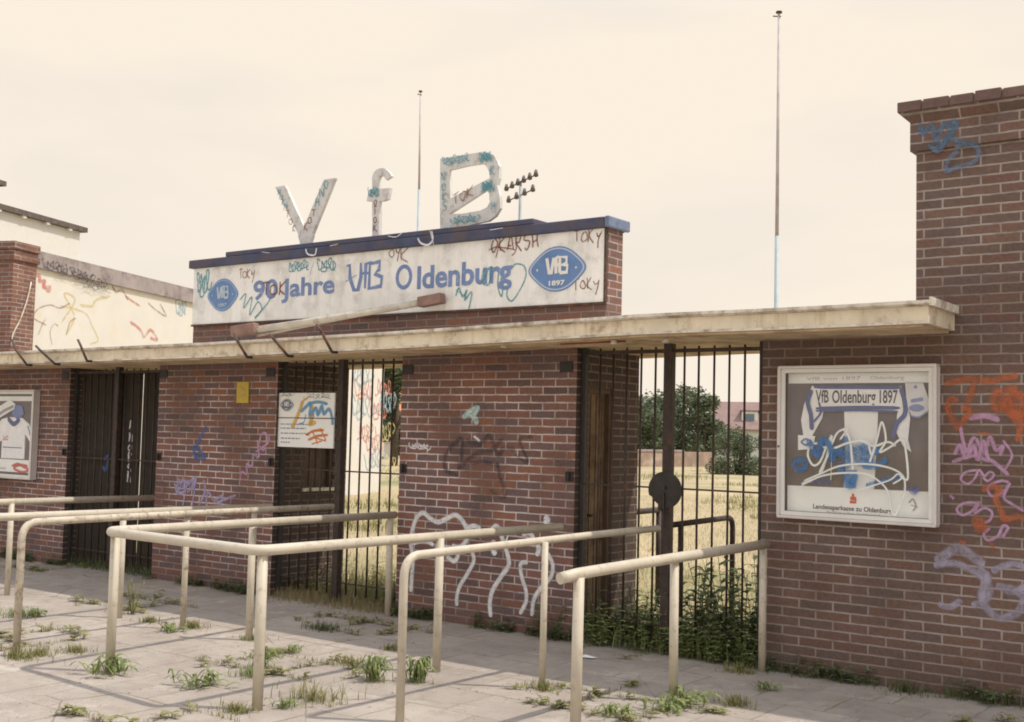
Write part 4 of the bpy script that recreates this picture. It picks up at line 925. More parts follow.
# ================================================================== pipe barriers
def barrier(path, r, posts, label, group='pipe queue barriers in front of the booths', bend=.09, matl='pipe', post_mat='pipe', caps=None):
    P = [Vector(p) for p in path]; c = posts[0]
    t = thing('pipe_barrier', (c[0], c[1], 0), label, 'barrier', group)
    m = MB(); m.tube(P, r, 14, bend=bend); rail = m.build('rail', M[matl], t)
    for (x, y, zt, rp) in posts:
        m = MB(); m.tube([(x, y, -.02), (x + rnd.uniform(-.006, .006), y, zt - r * .3)], rp, 12); m.build('post', M[post_mat], t)
    return t
rnd = random.Random(9)
R1 = .033
barrier([(-5.45, -.14, .945), (-5.45, -3.47, .955), (-7.10, -3.42, .965), (-7.38, -3.40 + .0, .965), (-7.38, -.1, .930)][::-1] if False else [(-7.40, -.06, .928), (-7.14, -3.345, .962), (-5.47, -3.44, .962), (-5.45, -.20, .950)], R1,
        [(-7.085, -3.30, .955, .033), (-5.50, -3.37, .957, .033), (-7.345, -1.83, .942, .029), (-5.44, -1.76, .955, .030), (-7.40, -.12, .93, .031)],
        'large U-shaped cream pipe barrier in the foreground, wrapped round the middle booth', bend=.12)
barrier([(-4.66, -3.02, -.02), (-4.66, -3.02, .965), (-4.58, -1.0, .992), (-4.58, -.12, .99)], .026, [(-4.569, -1.69, .985, .023)],
        'single cream pipe barrier with rounded front corner, leading to the round lock plate gate', bend=.13)
barrier([(-3.76, -2.71, .890), (-3.73, -2.60, .908), (-3.72, -2.3, .914), (-3.70, -1.4, .925), (-3.69, -.06, .932)], .034, [(-3.725, -2.57, .900, .033), (-3.715, -1.43, .922, .030), (-3.70, -.10, .93, .028)],
        'nearest cream pipe barrier at right with cut open front end, running to the right wall', bend=.10)
barrier([(-8.05, -3.42, -.02), (-8.05, -3.42, .968), (-8.12, -1.8, .968), (-8.16, -.12, .965)], .028, [(-8.14, -1.86, .96, .025)],
        'thin worn pipe barrier at left with rounded front corner, leading to the notice board gate', bend=.13, matl='pipe_old', post_mat='pipe_old')
barrier([(-9.05, -.10, .912), (-9.02, -3.40, .935), (-10.92, -3.40, .925), (-10.97, -.10, .905)], .033, [(-9.0, -3.33, .93, .033), (-8.994, -1.88, .92, .028), (-9.07, -.30, .91, .028), (-10.9, -3.33, .92, .03), (-10.93, -1.80, .91, .028)],
        'cream pipe barrier at the left edge, wrapped round the booth with the yellow notice', bend=.12)
# inside the gates
barrier([(-4.62, .14, 1.0), (-4.60, 1.25, 1.02), (-4.60, 1.25, -.02)], .024, [(-4.62, .34, 1.0, .024)], 'dark pipe rail behind the gate with the round lock plate', 'pipe rails inside the gates', bend=.10, matl='iron', post_mat='iron')
barrier([(-6.05, 1.8, .95), (-6.1, 2.75, .95)], .03, [(-6.05, 1.85, .95, .03), (-6.09, 2.6, .95, .03)], 'dark pipe rail further in, seen just left of the centre post of the right gate', 'pipe rails inside the gates', bend=.10, matl='iron', post_mat='iron')
barrier([(-8.75, 1.5, .98), (-8.3, 1.5, .98), (-8.3, 4.0, .98)], .028, [(-8.70, 1.5, .98, .028), (-8.3, 2.6, .98, .028)], 'dark pipe rail behind the gate with the notice board', 'pipe rails inside the gates', bend=.1, matl='iron', post_mat='iron')

# ================================================================== flagpoles, floodlights
def flagpole(px_top, py_top, px_b, y, label, zb_pale, r):
    T = ony(px_top, py_top, y); b = ony(px_b, 300, y)
    t = thing('flagpole', (b.x, y, 0), label, 'flagpole', 'bare flagpoles behind the entrance')
    m = MB(); m.tube([(b.x, y, -.05), (b.x + (T.x - b.x) * .5, y, zb_pale)], r, 10); m.build('pole_base', mat('pale_blue_pole', (.42, .50, .53), .5), t)
    m = MB(); m.tube([(b.x + (T.x - b.x) * .5, y, zb_pale), (T.x, y, T.z)], r * .9, 10, r2=r * .55); m.build('pole_shaft', mat('grey_pole', (.52, .47, .46), .6, var=.2), t)
    m = MB(); m.tube([(T.x, y, T.z), (T.x, y, T.z + .015)], r * 1.5, 10); m.tube([(T.x - r * 3, y, T.z - .02), (T.x + r * 1, y, T.z - .04)], .006, 6); m.build('pole_cap', M['iron'], t)
flagpole(779, 13, 776.3, 2.5, 'tall bare flagpole with pale lower part, above the right gate', ony(776, 236, 2.5).z, .021)
flagpole(420.5, 92, 417.3, 2.6, 'thin bare flagpole rising between the rooftop letters f and B', ony(417, 190, 2.6).z, .016)
M['lamp_grey'] = mat('haze_greyed_lamp_housing', (.13, .115, .11), .7)  # black lifted to grey in the colour, standing in for distance haze
def floodlight(px, dist, top, bar, label, n1=6, n2=4):
    b = far(px, dist); t = thing('floodlight_mast', tuple(b), label, 'floodlight', 'stadium floodlight masts')
    m = MB(); m.tube([b, b + Vector((0, 0, top))], .22, 8, r2=.13); m.build('mast', mat('mast_grey', (.36, .40, .43), .5), t)
    vd = (b - Vector(CAM)).normalized(); vd.z = 0; vd.normalize(); rt = Vector((vd.y, -vd.x, 0)); d = (rt * bar[0] - vd * bar[1]); L = d.length; dn = d.normalized()
    for zz, n, f in ((top + .4, n1, 1.0), (top - .75, n2, .82)):
        m = MB(); o = b + Vector((0, 0, zz)); m.tube([o - d * .5 * f, o + d * .5 * f], .06, 6); m.build('cross_arm', M['lamp_grey'], t)
        for k in range(n):
            u = -.48 + .96 * k / (n - 1)
            if n == n2 and abs(u) < .1: continue
            p = o + d * u * f; q = MB(); q.tube([p + Vector((0, 0, .35)) - vd * .1, p + Vector((0, 0, -.15)) - vd * .45], .12, 8, r2=.22); q.build('lamp', M['lamp_grey'], t)
    m = MB(); m.tube([b + Vector((0, 0, top - 1.6)), b + Vector((0, 0, top + .5))], .10, 6); m.build('mast_head', M['lamp_grey'], t)
floodlight(514.5, 100, 23.0, (2.6, 6.2), 'dark stadium floodlight on a pale mast just right of the letter B')
floodlight(697, 320, 25.0, (3.0, .6), 'tiny distant floodlight mast above the trees, seen through the right gate', 5, 4)

# ================================================================== wall and buildings at left, behind
Bp = (-22.542, 15.342, 0); v = Vector((-.348, .938, 0)).normalized(); nn = Vector((v.y, -v.x, 0))
def onw(px, py, off=0.0): return onpl(px, py, np.array(Bp) - np.array(nn) * off, np.array(nn))
ang = math.atan2(v.y, v.x)
P0 = onw(34, 260); L = (onw(385, 347) - P0).length; P0.z = 0
def loc_x(px, py, off=0.0): q = onw(px, py, off); return (q - P0).dot(v)
t = thing('rendered_wall', tuple(P0), 'cream rendered wall with sloping grey coping and faint coloured tags, behind the canopy at left', 'wall', rz=ang)
# local: x along wall, y = away (left normal), face at y=0 looks to -y
def prof(x): return 4.535 + (4.41 - 4.535) * x / 17.0
m = MB(); Lw = loc_x(385, 347)
m.prism([(0, -.05), (Lw, -.05), (Lw, prof(Lw) - .28), (0, prof(0) - .28)], 0, .24); wb = m.build('wall_face', M['plaster'], t)
m = MB(); m.prism([(0, prof(0) - .279), (Lw + .05, prof(Lw) - .279), (Lw + .05, prof(Lw)), (0, prof(0))], -.06, .30); cpo = m.build('coping', M['coping_grey'], t)
Fw = (Vector((0, 0, 0)), Vector((1, 0, 0)), Vector((0, 0, 1)), Vector((0, -1, 0)))
def wp(px, py): q = onw(px, py); return ((q - P0).dot(v), q.z)
def wst(m, P, wd, off=0.0): ribbon(m, [wp(*p) for p in P], wd, (Vector((0, -off, 0)),) + Fw[1:])
def a1(m):
    wst(m, [(36, 271), (35, 275), (40, 276), (39, 281), (45, 281), (43, 287), (50, 287), (48, 291), (42, 283)], .07); 
    wst(m, [(130, 322), (136, 326), (141, 331), (144, 337), (150, 330), (155, 335), (157, 340), (150, 338)], .07); wst(m, [(125, 296), (132, 301), (140, 306)], .05)
    for (a, b) in ((355, 400), (370, 420), (358, 440), (376, 395), (366, 455)):
        p = wp(a, b); tagline(m, random.Random(a), p[0], p[1], 1.2, .5, 8, .07, Fw)
graffiti(wb, 'graffiti', mat('faded_red_spray', (.62, .26, .22), .8, alpha_noise=(.1, .8, 6)), a1)
def a2(m):
    wst(m, [(62, 322), (75, 300), (64, 294), (74, 316), (66, 335)], .05); wst(m, [(60, 306), (72, 308), (86, 314), (92, 326), (98, 340), (90, 344)], .04); wst(m, [(80, 305), (92, 306), (96, 300), (110, 296)], .06)
    for (a, b) in ((380, 440), (384, 470)): p = wp(a, b); tagline(m, random.Random(a), p[0], p[1], 1.0, .5, 6, .07, Fw)
graffiti(wb, 'graffiti', mat('faded_yellow_spray', (.70, .60, .32), .8, alpha_noise=(.1, .8, 6)), a2)
def a3(m):
    wst(m, [(46, 325), (34, 318), (38, 309), (50, 305), (60, 308), (70, 303)], .03); wst(m, [(52, 345), (50, 332), (54, 324), (58, 326)], .025); wst(m, [(38, 335), (42, 325), (46, 318)], .025)
    wst(m, [(112, 286), (116, 292), (122, 290), (128, 300)], .05); wst(m, [(148, 303), (156, 310), (166, 316), (160, 304)], .04)
    wst(m, [(66, 335), (70, 322), (76, 318)], .03)
graffiti(wb, 'graffiti', mat('faded_brown_spray', (.36, .25, .22), .8, alpha_noise=(.1, .75, 8)), a3)
def a4(m):
    for (a, b) in ((352, 385), (352, 420), (366, 470), (378, 410)): p = wp(a, b); tagline(m, random.Random(a + b), p[0], p[1], 1.3, .6, 7, .09, Fw)
    p = wp(176, 316); tagline(m, random.Random(4), p[0], p[1], .35, .3, 6, .05, Fw)
graffiti(wb, 'graffiti', mat('faded_blue_spray', (.36, .50, .58), .8, alpha_noise=(.1, .75, 6)), a4)
def a5(m):
    rr_ = random.Random(8)
    for (a, b, ww) in ((40, 268, .6), (54, 273, .9), (70, 280, .9), (82, 286, .7)):
        p = wp(a, b); tagline(m, rr_, p[0], p[1] - .02, ww, .16, 9, .035, (Vector((0, -.06, 0)),) + Fw[1:])
graffiti(cpo, 'graffiti', M['dark_spray'], a5)
# brick pillar at its near end
t = thing('brick_pillar', tuple(P0), 'thick red brick pillar with stepped cap at the left edge, at the end of the cream wall', 'pillar', rz=ang)
m = MB(); m.box(-.56, -.004, -.06, .75, -.05, 4.30); m.build('shaft', M['brick_old'], t)
m = MB(); m.box(-.60, .03, -.10, .79, 4.301, 4.40); m.box(-.57, 0, -.07, .76, 4.4005, 4.47); m.box(-.60, .03, -.10, .79, 4.4706, 4.60); m.build('cap', M['brick_old'], t, bevel=.01)
m = MB(); pts = []
for (a, b) in ((31, 282), (27, 300), (20, 320), (12, 335), (11, 346)): q = onw(a, b, -.08); pts.append(((q - P0).dot(v), -.085, q.z))
m.tube(pts, .012, 6, bend=.3); m.build('cable', M['concrete_edge'], t)
# white flat-roofed building further back
off = 7.0
q = onw(80, 232, off); Q0 = Vector((q.x, q.y, 0)); zt = q.z; qa = onw(0, 205, off)
t = thing('flat_roofed_building', tuple(Q0), 'white flat-roofed building with dark overhanging roof edge at the far left', 'building', rz=ang)
m = MB(); m.box(-30, 0, 0, 9, -.05, zt); wv = m.build('wall', M['plaster_far'], t)
m = MB(); m.box(-30.5, .14, -.14, 9.4, zt + .001, zt + .13); rf = m.build('roof', M['roof_dark'], t)
m = MB()
for k in range(14): m.box(-12.3 + k * .9, -12.18 + k * .9, -.12, -.001, zt - .06, zt - .001)
m.build('rafter_ends', M['plaster_far'], rf)
xs_ = (onw(14, 205, off) - Q0).dot(v)
m = MB(); m.box(-30, xs_ - .5, .5, 8, zt + .101, zt + .62); m.build('upper_wall', M['plaster_far'], t)
m = MB(); m.box(-30.4, xs_ - .3, -.0, 8.6, zt + .621, zt + .74); m.build('upper_roof', M['roof_dark'], t)
m = MB(); m.box(-6.0, -4.2, -.02, .02, 2.0, 3.4); wi = m.build('window', mat('window_glass_dark', (.06, .07, .08), .2), t); m = MB(); m.box(-6.1, -4.1, -.05, -.021, 1.92, 1.999); m.build('sill', M['coping_grey'], wi)

# ================================================================== far things through the gates
def leaves_mb(mb, c, rad, n, s, rnd, flat=1.0, core=0.0):
    for _ in range(n):
        while True:
            p = Vector((rnd.uniform(-1, 1), rnd.uniform(-1, 1), rnd.uniform(-1, 1)))
            if core < p.length < 1: break
        p = Vector((p.x * rad[0], p.y * rad[1], p.z * rad[2])) + c
        a = Vector((rnd.uniform(-1, 1), rnd.uniform(-1, 1), rnd.uniform(-.6, .6))).normalized(); b = a.orthogonal().normalized(); b.rotate(Matrix.Rotation(rnd.uniform(0, 6.28), 3, a))
        k = s * rnd.uniform(.6, 1.3)
        mb.face([p - a * k, p + b * k * .5, p + a * k, p - b * k * .5])
def tree(px, dist, h, wd, label, name='tree', trunk=True, dens=1.0, cat='tree', group='trees at the far side of the field', low=.02):
    b = far(px, dist); rnd = random.Random(int(px * 10)); t = thing(name, tuple(b), label, cat, group)
    if trunk:
        m = MB(); m.tube([b, b + Vector((.1, 0, h * .35)), b + Vector((0, .2, h * .8))], h * .035, 8, r2=h * .008)
        for k in range(5):
            a = rnd.uniform(0, 6.28); z = h * rnd.uniform(.25, .6); m.tube([b + Vector((0, 0, z)), b + Vector((math.cos(a) * wd * .35, math.sin(a) * wd * .35, z + h * .22))], h * .014, 6, r2=h * .004)
        m.build('trunk', M['bark'], t)
    m = MB(); nc = 19
    for k in range(nc):
        a = rnd.uniform(0, 6.28); rr = wd * .5 * math.sqrt(rnd.random()) * .75; z = h * (low + .12 + (.80 - low) * rnd.random()); sh = 1 - .55 * max(0, (z / h - .55) / .45)
        c = b + Vector((math.cos(a) * rr * sh, math.sin(a) * rr * sh, z)); s = wd * rnd.uniform(.15, .25); leaves_mb(m, c, (s, s, s * .85), int(230 * dens), h * .028, rnd, core=.3)
    m.build('crown', M['tree_leaf'], t); return t
tree(647, 84, 4.6, 4.6, 'low rounded tree at the left side of the right gate opening')
tree(671, 88, 5.6, 5.0, 'tallest dark green tree behind the centre post of the right gate')
tree(688, 92, 5.4, 4.6, 'tree with upright crown right of the centre post of the right gate')
tree(703, 86, 4.9, 4.0, 'dark tree standing directly left of the distant white house')
tree(652, 90, 4.7, 7.0, 'broad shaded tree mostly hidden behind the centre post of the right gate')
tree(735, 60, 2.15, 3.1, 'round green bush in front of the distant white house', 'bush', trunk=False, cat='bush', low=-.1, dens=2.4)
tree(394, 60, 6.3, 3.4, 'green tree above the orange roof, seen at the right side of the notice board gate')
tree(620, 90, 5.6, 5.0, 'dark tree mostly hidden by the middle booth, left of the right gate opening')
def house(px0, px1, dist, ztop_px, zeave_px, roofc, wallc, label, dormer=True, name='house'):
    a, b = far(px0, dist), far(px1, dist); c = (a + b) / 2; w_ = (b - a).length; ang = math.atan2(b.y - a.y, b.x - a.x)
    def zz(py):
        d = ray((px0 + min(px1, 762)) / 2, py); return CAM[2] + d[2] / math.hypot(d[0], d[1]) * dist
    ze, zr = zz(zeave_px), zz(ztop_px); dep = 8.0
    t = thing(name, tuple(c), label, 'house', rz=ang)
    m = MB(); m.box(-w_ / 2, w_ / 2, 0, dep, -.05, ze); m.prism([(-w_ / 2, 0)] * 0 + [(-w_ / 2, ze), (w_ / 2, ze), (w_ / 2, ze + .01), (-w_ / 2, ze + .01)], 0, dep)
    for sx in (-1, 1): m.face([(sx * w_ / 2, 0, ze), (sx * w_ / 2, dep, ze), (sx * w_ / 2, dep / 2, zr - .15)])
    m.build('wall', mat('far_wall', wallc, .9, var=.05), t)
    m = MB(); ov = .35
    for s in (0, 1):
        y0 = -ov if s == 0 else dep + ov; z0 = ze - .15
        P = [(-w_ / 2 - ov, y0, z0), (w_ / 2 + ov, y0, z0), (w_ / 2 + ov, dep / 2, zr), (-w_ / 2 - ov, dep / 2, zr)]; m.face(P if s == 0 else P[::-1]); m.face([(x, y, z + .14) for x, y, z in (P[::-1] if s else P)])
        m.face([P[0], P[1], (P[1][0], P[1][1], P[1][2] + .14), (P[0][0], P[0][1], P[0][2] + .14)])
    rf = m.build('roof', mat('far_roof', roofc, .9, var=.15, scale=1.5), t)
    m = MB(); m.box(w_ * .3, w_ * .3 + .6, dep / 2 - .3, dep / 2 + .3, zr - .2, zr + .8); m.build('chimney', M['brick_old'], rf)
    for x in (-w_ * .38, -w_ * .2, 0, w_ * .2, w_ * .38):
        m = MB(); m.box(x - .5, x + .5, -.05, .05, ze - 1.9, ze - .6); wi = m.build('window', mat('far_glass', (.10, .11, .13), .3), t)
        m = MB(); m.box(x - .56, x + .56, -.08, -.051, ze - 2.0, ze - 1.901); m.box(x - .03, x + .03, -.08, -.051, ze - 1.9, ze - .6); m.build('frame', M['white'], wi)
    if dormer:
        for x in (w_ * -.14, w_ * .25):
            m = MB(); m.box(x - .75, x + .75, 1.0, 3.6, ze + .35, ze + 1.7); d = m.build('dormer', M['white'], t)
            m = MB(); m.box(x - .42, x + .42, .95, .999, ze + .55, ze + 1.45); m.build('pane', mat('dormer_glass', (.15, .2, .25), .3), d)
            m = MB(); m.box(x - .9, x + .9, .85, 3.7, ze + 1.701, ze + 1.78); m.build('dormer_roof', M['roof_dark'], d)
    return t
house(713, 815, 112, 402, 429, (.27, .185, .165), (.60, .62, .58), 'distant white house with dusky red pitched roof and dormers, seen through the right gate')
house(384, 428, 74, 381, 411, (.56, .22, .12), (.58, .55, .50), 'small house with orange roof seen at the right side of the notice board gate', dormer=False)
# low ruined brick wall in front of the trees
a, b = far(636, 70), far(712, 76); t_ = MB(); ang2 = math.atan2(b.y - a.y, b.x - a.x); Lr = (b - a).length
t = thing('garden_wall', tuple(a), 'low weathered brick wall in front of the far trees', 'wall', rz=ang2)
m = MB(); m.box(0, Lr, 0, .3, -.05, .88); m.build('brickwork', mat('weathered_wall', (.33, .24, .19), .9, var=.3, scale=1.2, spots=(.50, .44, .36), spot_amt=.4, spot_scale=1.0), t); m = MB(); m.box(-.05, Lr * .62, -.04, .34, .8805, 1.0); m.build('capping', M['coping_grey'], t)

# ================================================================== weeds and grass
def blade(mb, p, h, lean, az, wd, rnd, seg=3):
    d = Vector((math.cos(az), math.sin(az), 0)); s = Vector((-d.y, d.x, 0)) * wd; pts = []
    for i in range(seg + 1):
        u = i / seg; pts.append(p + d * lean * u * u + Vector((0, 0, h * (u - .25 * lean / (h + 1e-6) * u * u if lean < h else u * (1 - .45 * u)))))
    for i in range(seg):
        w0, w1 = s * (1 - i / seg) * (1 if i else .7), s * (1 - (i + 1) / seg); mb.face([pts[i] - w0, pts[i] + w0, pts[i + 1] + w1, pts[i + 1] - w1] if i < seg - 1 else [pts[i] - w0, pts[i] + w0, pts[i + 1]])
def leafblade(mb, p, L, az, rise, wd, rnd):
    """broad toothed leaf lying outwards (dandelion like)"""
    d = Vector((math.cos(az), math.sin(az), 0)); s = Vector((-d.y, d.x, 0)); prev = None; n = 6
    for i in range(n + 1):
        u = i / n; c = p + d * L * u + Vector((0, 0, rise * math.sin(u * 2.6) + .006)); w_ = wd * math.sin(math.pi * min(1, u * .9 + .08)) * (1.25 if i % 2 else .65); a, b = c - s * w_, c + s * w_ + Vector((0, 0, .004))
        if prev: mb.face([prev[0], prev[1], b, a])
        prev = (a, b)
def weed(px, py, size, kind, label, mt='leaf', at=None, group='weeds growing in the paving joints'):
    p = at if at is not None else onz(px, py); p = Vector((p.x, p.y, 0)); rnd = random.Random(int(px * 7 + py)); m = MB()
    if kind == 'rosette':
        for k in range(34): leafblade(m, p + Vector((rnd.gauss(0, size * .30), rnd.gauss(0, size * .24), 0)), size * rnd.uniform(.25, .75), rnd.uniform(0, 6.28), size * rnd.uniform(.08, .42), size * rnd.uniform(.035, .07), rnd)
        for k in range(14): blade(m, p + Vector((rnd.gauss(0, .05), rnd.gauss(0, .04), 0)), size * rnd.uniform(.3, .7), size * rnd.uniform(.1, .5), rnd.uniform(0, 6.28), .004, rnd)
    elif kind == 'grass':
        for k in range(170):
            r = abs(rnd.gauss(0, size * .45)); a = rnd.uniform(0, 6.28); blade(m, p + Vector((r * math.cos(a) * 1.5, r * math.sin(a), 0)), size * rnd.uniform(.25, .7), size * rnd.uniform(.1, .6), rnd.uniform(0, 6.28), .0045, rnd)
    elif kind == 'tuft':
        for k in range(60):
            leafblade(m, p + Vector((rnd.gauss(0, size * .12), rnd.gauss(0, size * .10), 0)), size * rnd.uniform(.3, .8), rnd.uniform(0, 6.28), size * rnd.uniform(.35, .95), size * rnd.uniform(.03, .055), rnd)
        for k in range(50): blade(m, p + Vector((rnd.gauss(0, size * .3), rnd.gauss(0, size * .2), 0)), size * rnd.uniform(.2, .6), size * rnd.uniform(.1, .4), rnd.uniform(0, 6.28), .004, rnd)
    elif kind == 'bushy':
        for k in range(16):
            a = rnd.uniform(0, 6.28); h = size * rnd.uniform(.4, 1.0); q = p + Vector((math.cos(a) * size * .35 * rnd.random(), math.sin(a) * size * .35 * rnd.random(), 0)); tip = q + Vector((math.cos(a) * size * .25, math.sin(a) * size * .25, h))
            m.tube([q, q.lerp(tip, .6) + Vector((0, 0, .02)), tip], .003, 4)
            for j in range(9):
                u = .2 + .8 * j / 9; leafblade(m, q.lerp(tip, u), size * rnd.uniform(.12, .24), rnd.uniform(0, 6.28), size * .04, size * .03, rnd)
    elif kind == 'tall':
        for k in range(5):
            a = rnd.uniform(0, 6.28); h = size * rnd.uniform(.6, 1.0); q = p + Vector((rnd.uniform(-.04, .04), rnd.uniform(-.04, .04), 0)); tip = q + Vector((rnd.uniform(-.08, .08), rnd.uniform(-.08, .08), h)); m.tube([q, tip], .0045, 5, r2=.002)
            for j in range(16):
                u = .08 + .9 * j / 16; leafblade(m, q.lerp(tip, u), size * .17 * (1.15 - u), rnd.uniform(0, 6.28), .01, size * .022, rnd)
    o = m.build('weed', M[mt]); off = p
    for v_ in o.data.vertices: v_.co -= off
    o.location = off; tag(o, label, 'weed', group); return o
weed(110, 674, .26, 'rosette', 'spreading weed clump at the foot of the left corner post of the big U-shaped barrier')
weed(200, 686, .24, 'rosette', 'large flat leafy weed between the two front corner posts of the U-shaped barrier')
weed(252, 640, .10, 'grass', 'small grass tuft at the inner left post of the U-shaped barrier')
weed(252, 676, .13, 'grass', 'grass tuft directly behind the front right corner post of the U-shaped barrier')
weed(262, 668, .15, 'tuft', 'leafy weed right behind the front right corner post of the U-shaped barrier')
weed(292, 653, .13, 'rosette', 'small upright weed in the sunlit paving right of the front corner post', mt='leaf')
weed(272, 656, .11, 'rosette', 'low weed halfway between two corner-post weeds, beside a smaller upright one', mt='leaf_mix')
weed(312, 700, .22, 'grass', 'yellowish grass patch at the bottom of the picture below the barrier', mt='leaf_mix')
weed(350, 664, .12, 'grass', 'pale grass tuft left of the bright pair of weeds', mt='leaf_mix')
weed(374, 681, .19, 'tuft', 'bright green bushy weed left of the rounded front post of the single barrier')
weed(417, 682, .19, 'tuft', 'bright green bushy weed right of the rounded front post of the single barrier')
weed(392, 650, .10, 'grass', 'small tuft in the shadow line above the bright pair of weeds', mt='leaf_mix')
weed(322, 630, .15, 'grass', 'thin grass in the canopy shade in front of the notice board gate', mt='leaf_dark')
weed(395, 610, .26, 'bushy', 'dark weed at the left foot of the middle booth', mt='leaf_dark')
weed(416, 608, .22, 'bushy', 'dark weed against the front left corner of the middle booth', mt='leaf_dark')
weed(132, 614, .36, 'tall', 'tall upright yellow-green weed beside a barrier post at left', mt='leaf_mix')
weed(170, 632, .17, 'rosette', 'weed at the foot of the middle post of the thin left barrier')
weed(192, 628, .14, 'grass', 'grass just right of the middle post of the thin left barrier', mt='leaf_mix')
weed(150, 622, .10, 'grass', 'sparse tuft left of the thin barrier middle post', mt='leaf_mix')
weed(18, 617, .19, 'grass', 'grass clump at the left edge in the sun')
weed(36, 616, .16, 'rosette', 'leafy clump beside the grass clump at the left edge')
weed(18, 658, .17, 'grass', 'dry grass at the foot of the thin left barrier front post', mt='leaf_mix')
weed(40, 655, .12, 'grass', 'low tuft right of the thin left barrier front post', mt='leaf_mix')
weed(75, 652, .12, 'grass', 'low pale tuft left of the corner post weed', mt='leaf_mix')
weed(686, 706, .24, 'rosette', 'large leafy weed at the foot of the middle post of the right barrier')
weed(666, 712, .20, 'rosette', 'leafy weed left of the middle post of the right barrier')
weed(612, 716, .16, 'rosette', 'small weed at the bottom edge between the two right barrier posts')
weed(735, 705, .14, 'grass', 'grass wisps right of the middle post of the right barrier', mt='leaf_mix')
weed(545, 690, .12, 'grass', 'dry tuft at the foot of the single barrier rear post', mt='leaf_mix')
weed(790, 668, .24, 'grass', 'dark long grass at the foot of the right wall beside the last barrier post', mt='leaf_dark')
weed(740, 672, .14, 'grass', 'low tuft on the shaded paving in front of the right gate', mt='leaf_mix')
weed(766, 690, .12, 'rosette', 'small rosette on the shaded paving near the right wall', mt='leaf')
weed(468, 616, .15, 'bushy', 'small dark weed at the base of the middle booth under the white loops', mt='leaf_dark')
weed(550, 600, .30, 'bushy', 'dark weed at the right corner of the middle booth', mt='leaf_dark', at=Vector((-5.62, -.08, 0)))
weed(237, 712, .12, 'grass', 'low tuft at the bottom left of the front right corner post', mt='leaf_mix')
weed(285, 708, .11, 'rosette', 'small rosette at the bottom right of the front right corner post')
weed(905, 692, .18, 'grass', 'grass strip at the base of the right wall below the display case', mt='leaf_dark')
weed(990, 700, .20, 'rosette', 'leafy weed at the base of the right wall near the right edge', mt='leaf_dark')
# small litter
m = MB(); q = onz(588, 658); m.face([(q.x - .06, q.y - .03, .006), (q.x + .06, q.y - .04, .012), (q.x + .07, q.y + .03, .006), (q.x - .05, q.y + .04, .016)]); m.face([(q.x - .05, q.y + .04, .0159), (q.x + .07, q.y + .03, .0059), (q.x + .07, q.y + .03, .001), (q.x - .05, q.y + .04, .001)]); o = m.build('paper_scrap', M['paper']); tag(o, 'small crumpled white paper scrap on the shaded paving near the right gate', 'litter')

def stuff_blades(name, n, fn, hr, wd, mt, label, cat, seed, seg=2, leafy=0.0):
    rnd = random.Random(seed); m = MB()
    for _ in range(n):
        p = fn(rnd)
        if p is None: continue
        h = rnd.uniform(*hr)
        if rnd.random() < leafy:
            for j in range(5): leafblade(m, p + Vector((0, 0, h * (j + 1) / 6)), .05 + .05 * rnd.random(), rnd.uniform(0, 6.28), .01, .014, rnd)
        blade(m, p, h, h * rnd.uniform(.1, .7), rnd.uniform(0, 6.28), wd * rnd.uniform(.6, 1.3), rnd, seg)
    o = m.build(name, M[mt]); tag(o, label, cat, kind='stuff'); return o
# scattered sprouts in the slab joints
def joint(rnd):
    x = rnd.uniform(-13, -1.5); y = rnd.uniform(-4.6, -.05)
    k = .52
    if rnd.random() < .5: y = round(y / k) * k + rnd.gauss(0, .012)
    else: x = round(x / k) * k + rnd.gauss(0, .012)
    if math.sin(x * 2.3 + y * 1.1) + math.sin(x * .9 - y * 3.1) < .75: return None
    return Vector((x, y, 0))
stuff_blades('grass_sprouts', 26000, joint, (.012, .055), .0032, 'leaf_mix', 'short grass sprouting in the joints of the paving', 'grass', 1, leafy=.05)
def grit():
    rnd = random.Random(77); m = MB()
    for _ in range(5200):
        x = rnd.uniform(-13, -1.2); y = -5.2 + 5.2 * rnd.random() ** .8
        if rnd.random() < .35: y = round(y / .52) * .52 + rnd.gauss(0, .03)
        a = rnd.uniform(0, 6.28); k = rnd.uniform(.002, .008) * (2.2 if rnd.random() < .04 else 1); h = k * .7
        P = [Vector((x + k * math.cos(a + j * 2.1) * rnd.uniform(.7, 1.3), y + k * math.sin(a + j * 2.1), .001)) for j in range(3)]; T = Vector((x, y, h))
        for j in range(3): m.face([P[j], P[(j + 1) % 3], T])
    o = m.build('grit', leaf_mat('grit_and_leaf_litter', (.20, .155, .115), (.50, .44, .37), 0)); tag(o, 'small stones and dry crumbs scattered over the paving', 'grit', kind='stuff')
grit()
def base_line(rnd):
    x = rnd.uniform(-16, 2)
    for a, b in ((-5.40, -3.80), (-9.1, -7.45), (-12.8, -11.1)):
        if a < x < b: return None
    return Vector((x, -abs(rnd.gauss(0, .05)) - .01, 0)) if math.sin(x * 3.1) + math.sin(x * 7.7) > -.5 else None
stuff_blades('wall_foot_grass', 5200, base_line, (.02, .15), .0035, 'leaf_dark', 'low grass along the foot of the brickwork', 'grass', 2, leafy=.1)
def gate_base(rnd):
    return Vector((rnd.uniform(-9.1, -7.45), rnd.gauss(.08, .12), 0))
stuff_blades('dry_gate_grass', 2000, gate_base, (.02, .15), .004, 'leaf_brown', 'rusty dry grass grown through the foot of the notice board gate', 'grass', 3)
stuff_blades('green_gate_grass', 1500, lambda r: Vector((r.uniform(-9.1, -7.4), r.uniform(.2, 1.4), 0)), (.08, .35), .005, 'leaf_mix', 'tall mixed grass behind the notice board gate', 'grass', 4, 3, leafy=.15)
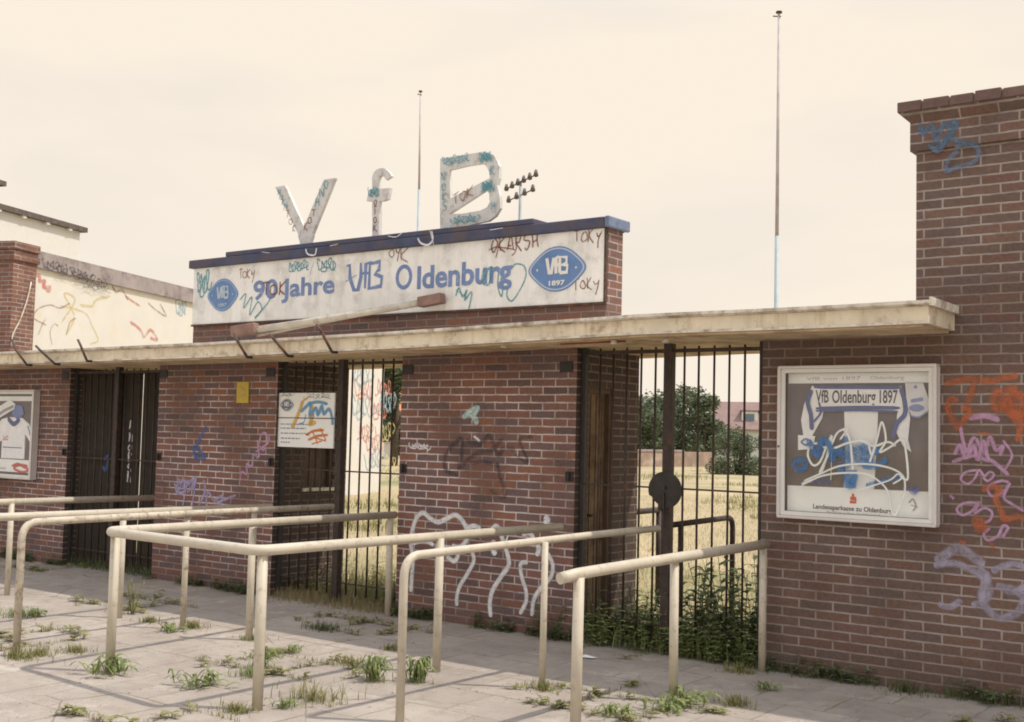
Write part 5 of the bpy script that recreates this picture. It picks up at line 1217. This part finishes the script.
stuff_blades('gate_undergrowth', 2600, lambda r: Vector((r.uniform(-12.8, -11.1), r.uniform(.0, 1.2), 0)), (.05, .25), .005, 'leaf_dark', 'dark grass at the foot of the left gate', 'grass', 44, 3)
def bram(rnd):
    x = rnd.uniform(-5.35, -3.8); return Vector((x, rnd.uniform(-.10, .95), 0))
stuff_blades('undergrowth', 900, bram, (.08, .36), .005, 'leaf', 'dense weeds grown through the foot of the right gate', 'undergrowth', 5, 3, leafy=.8)
def thicket(px, y, size, label, mt='leaf_dark', kind='bushy'):
    x = onx(px, 600, 0).x if False else ony(px, 600, y).x
    return weed(px, 600 + y, size, kind, label, mt, at=Vector((x, y, 0)), group='tall weeds behind the right gate')
thicket(690, .45, .72, 'tall weed behind the gate right of the centre post')
thicket(712, .7, .62, 'weed behind the right gate leaf, under the end of the inner rail', 'leaf_mix', 'tall')
thicket(735, .35, .85, 'tallest leafy weed behind the gate close to the right wall')
thicket(752, .6, .80, 'dark weed hugging the right wall behind the gate')
thicket(640, .35, .48, 'weed behind the gate at the foot of the centre post')
thicket(608, .25, .45, 'weed behind the gate in front of the booth door')
thicket(672, .8, .55, 'pale weed behind the centre post of the right gate', 'leaf_mix', 'tall')
# dry field grass, thinning out with distance
def field_pts(rnd):
    d = 9.6 * (3.6 ** rnd.random()); px = rnd.uniform(610, 790) if rnd.random() < .75 else rnd.uniform(330, 420)
    p = far(px, d); return p if p.y > 1.3 else None
stuff_blades('dry_grass', 15000, field_pts, (.02, .10), .005, 'leaf_dry', 'dry yellow grass of the neglected field beyond the gates', 'grass', 6)
def field_pts2(rnd):
    d = 20 * (3.2 ** rnd.random()); px = rnd.uniform(600, 800) if rnd.random() < .75 else rnd.uniform(330, 420)
    p = far(px, d); u = math.sin(p.x * .9 + 1.7 * math.sin(p.y * .31)) + math.sin(p.y * .53 + p.x * .21) + .5 * math.sin(p.x * 2.3 - p.y * 1.1)
    return p if u > .75 else None
stuff_blades('green_field_growth', 14000, field_pts2, (.06, .24), .014, 'leaf_mix', 'patches of greener growth across the field', 'grass', 7)
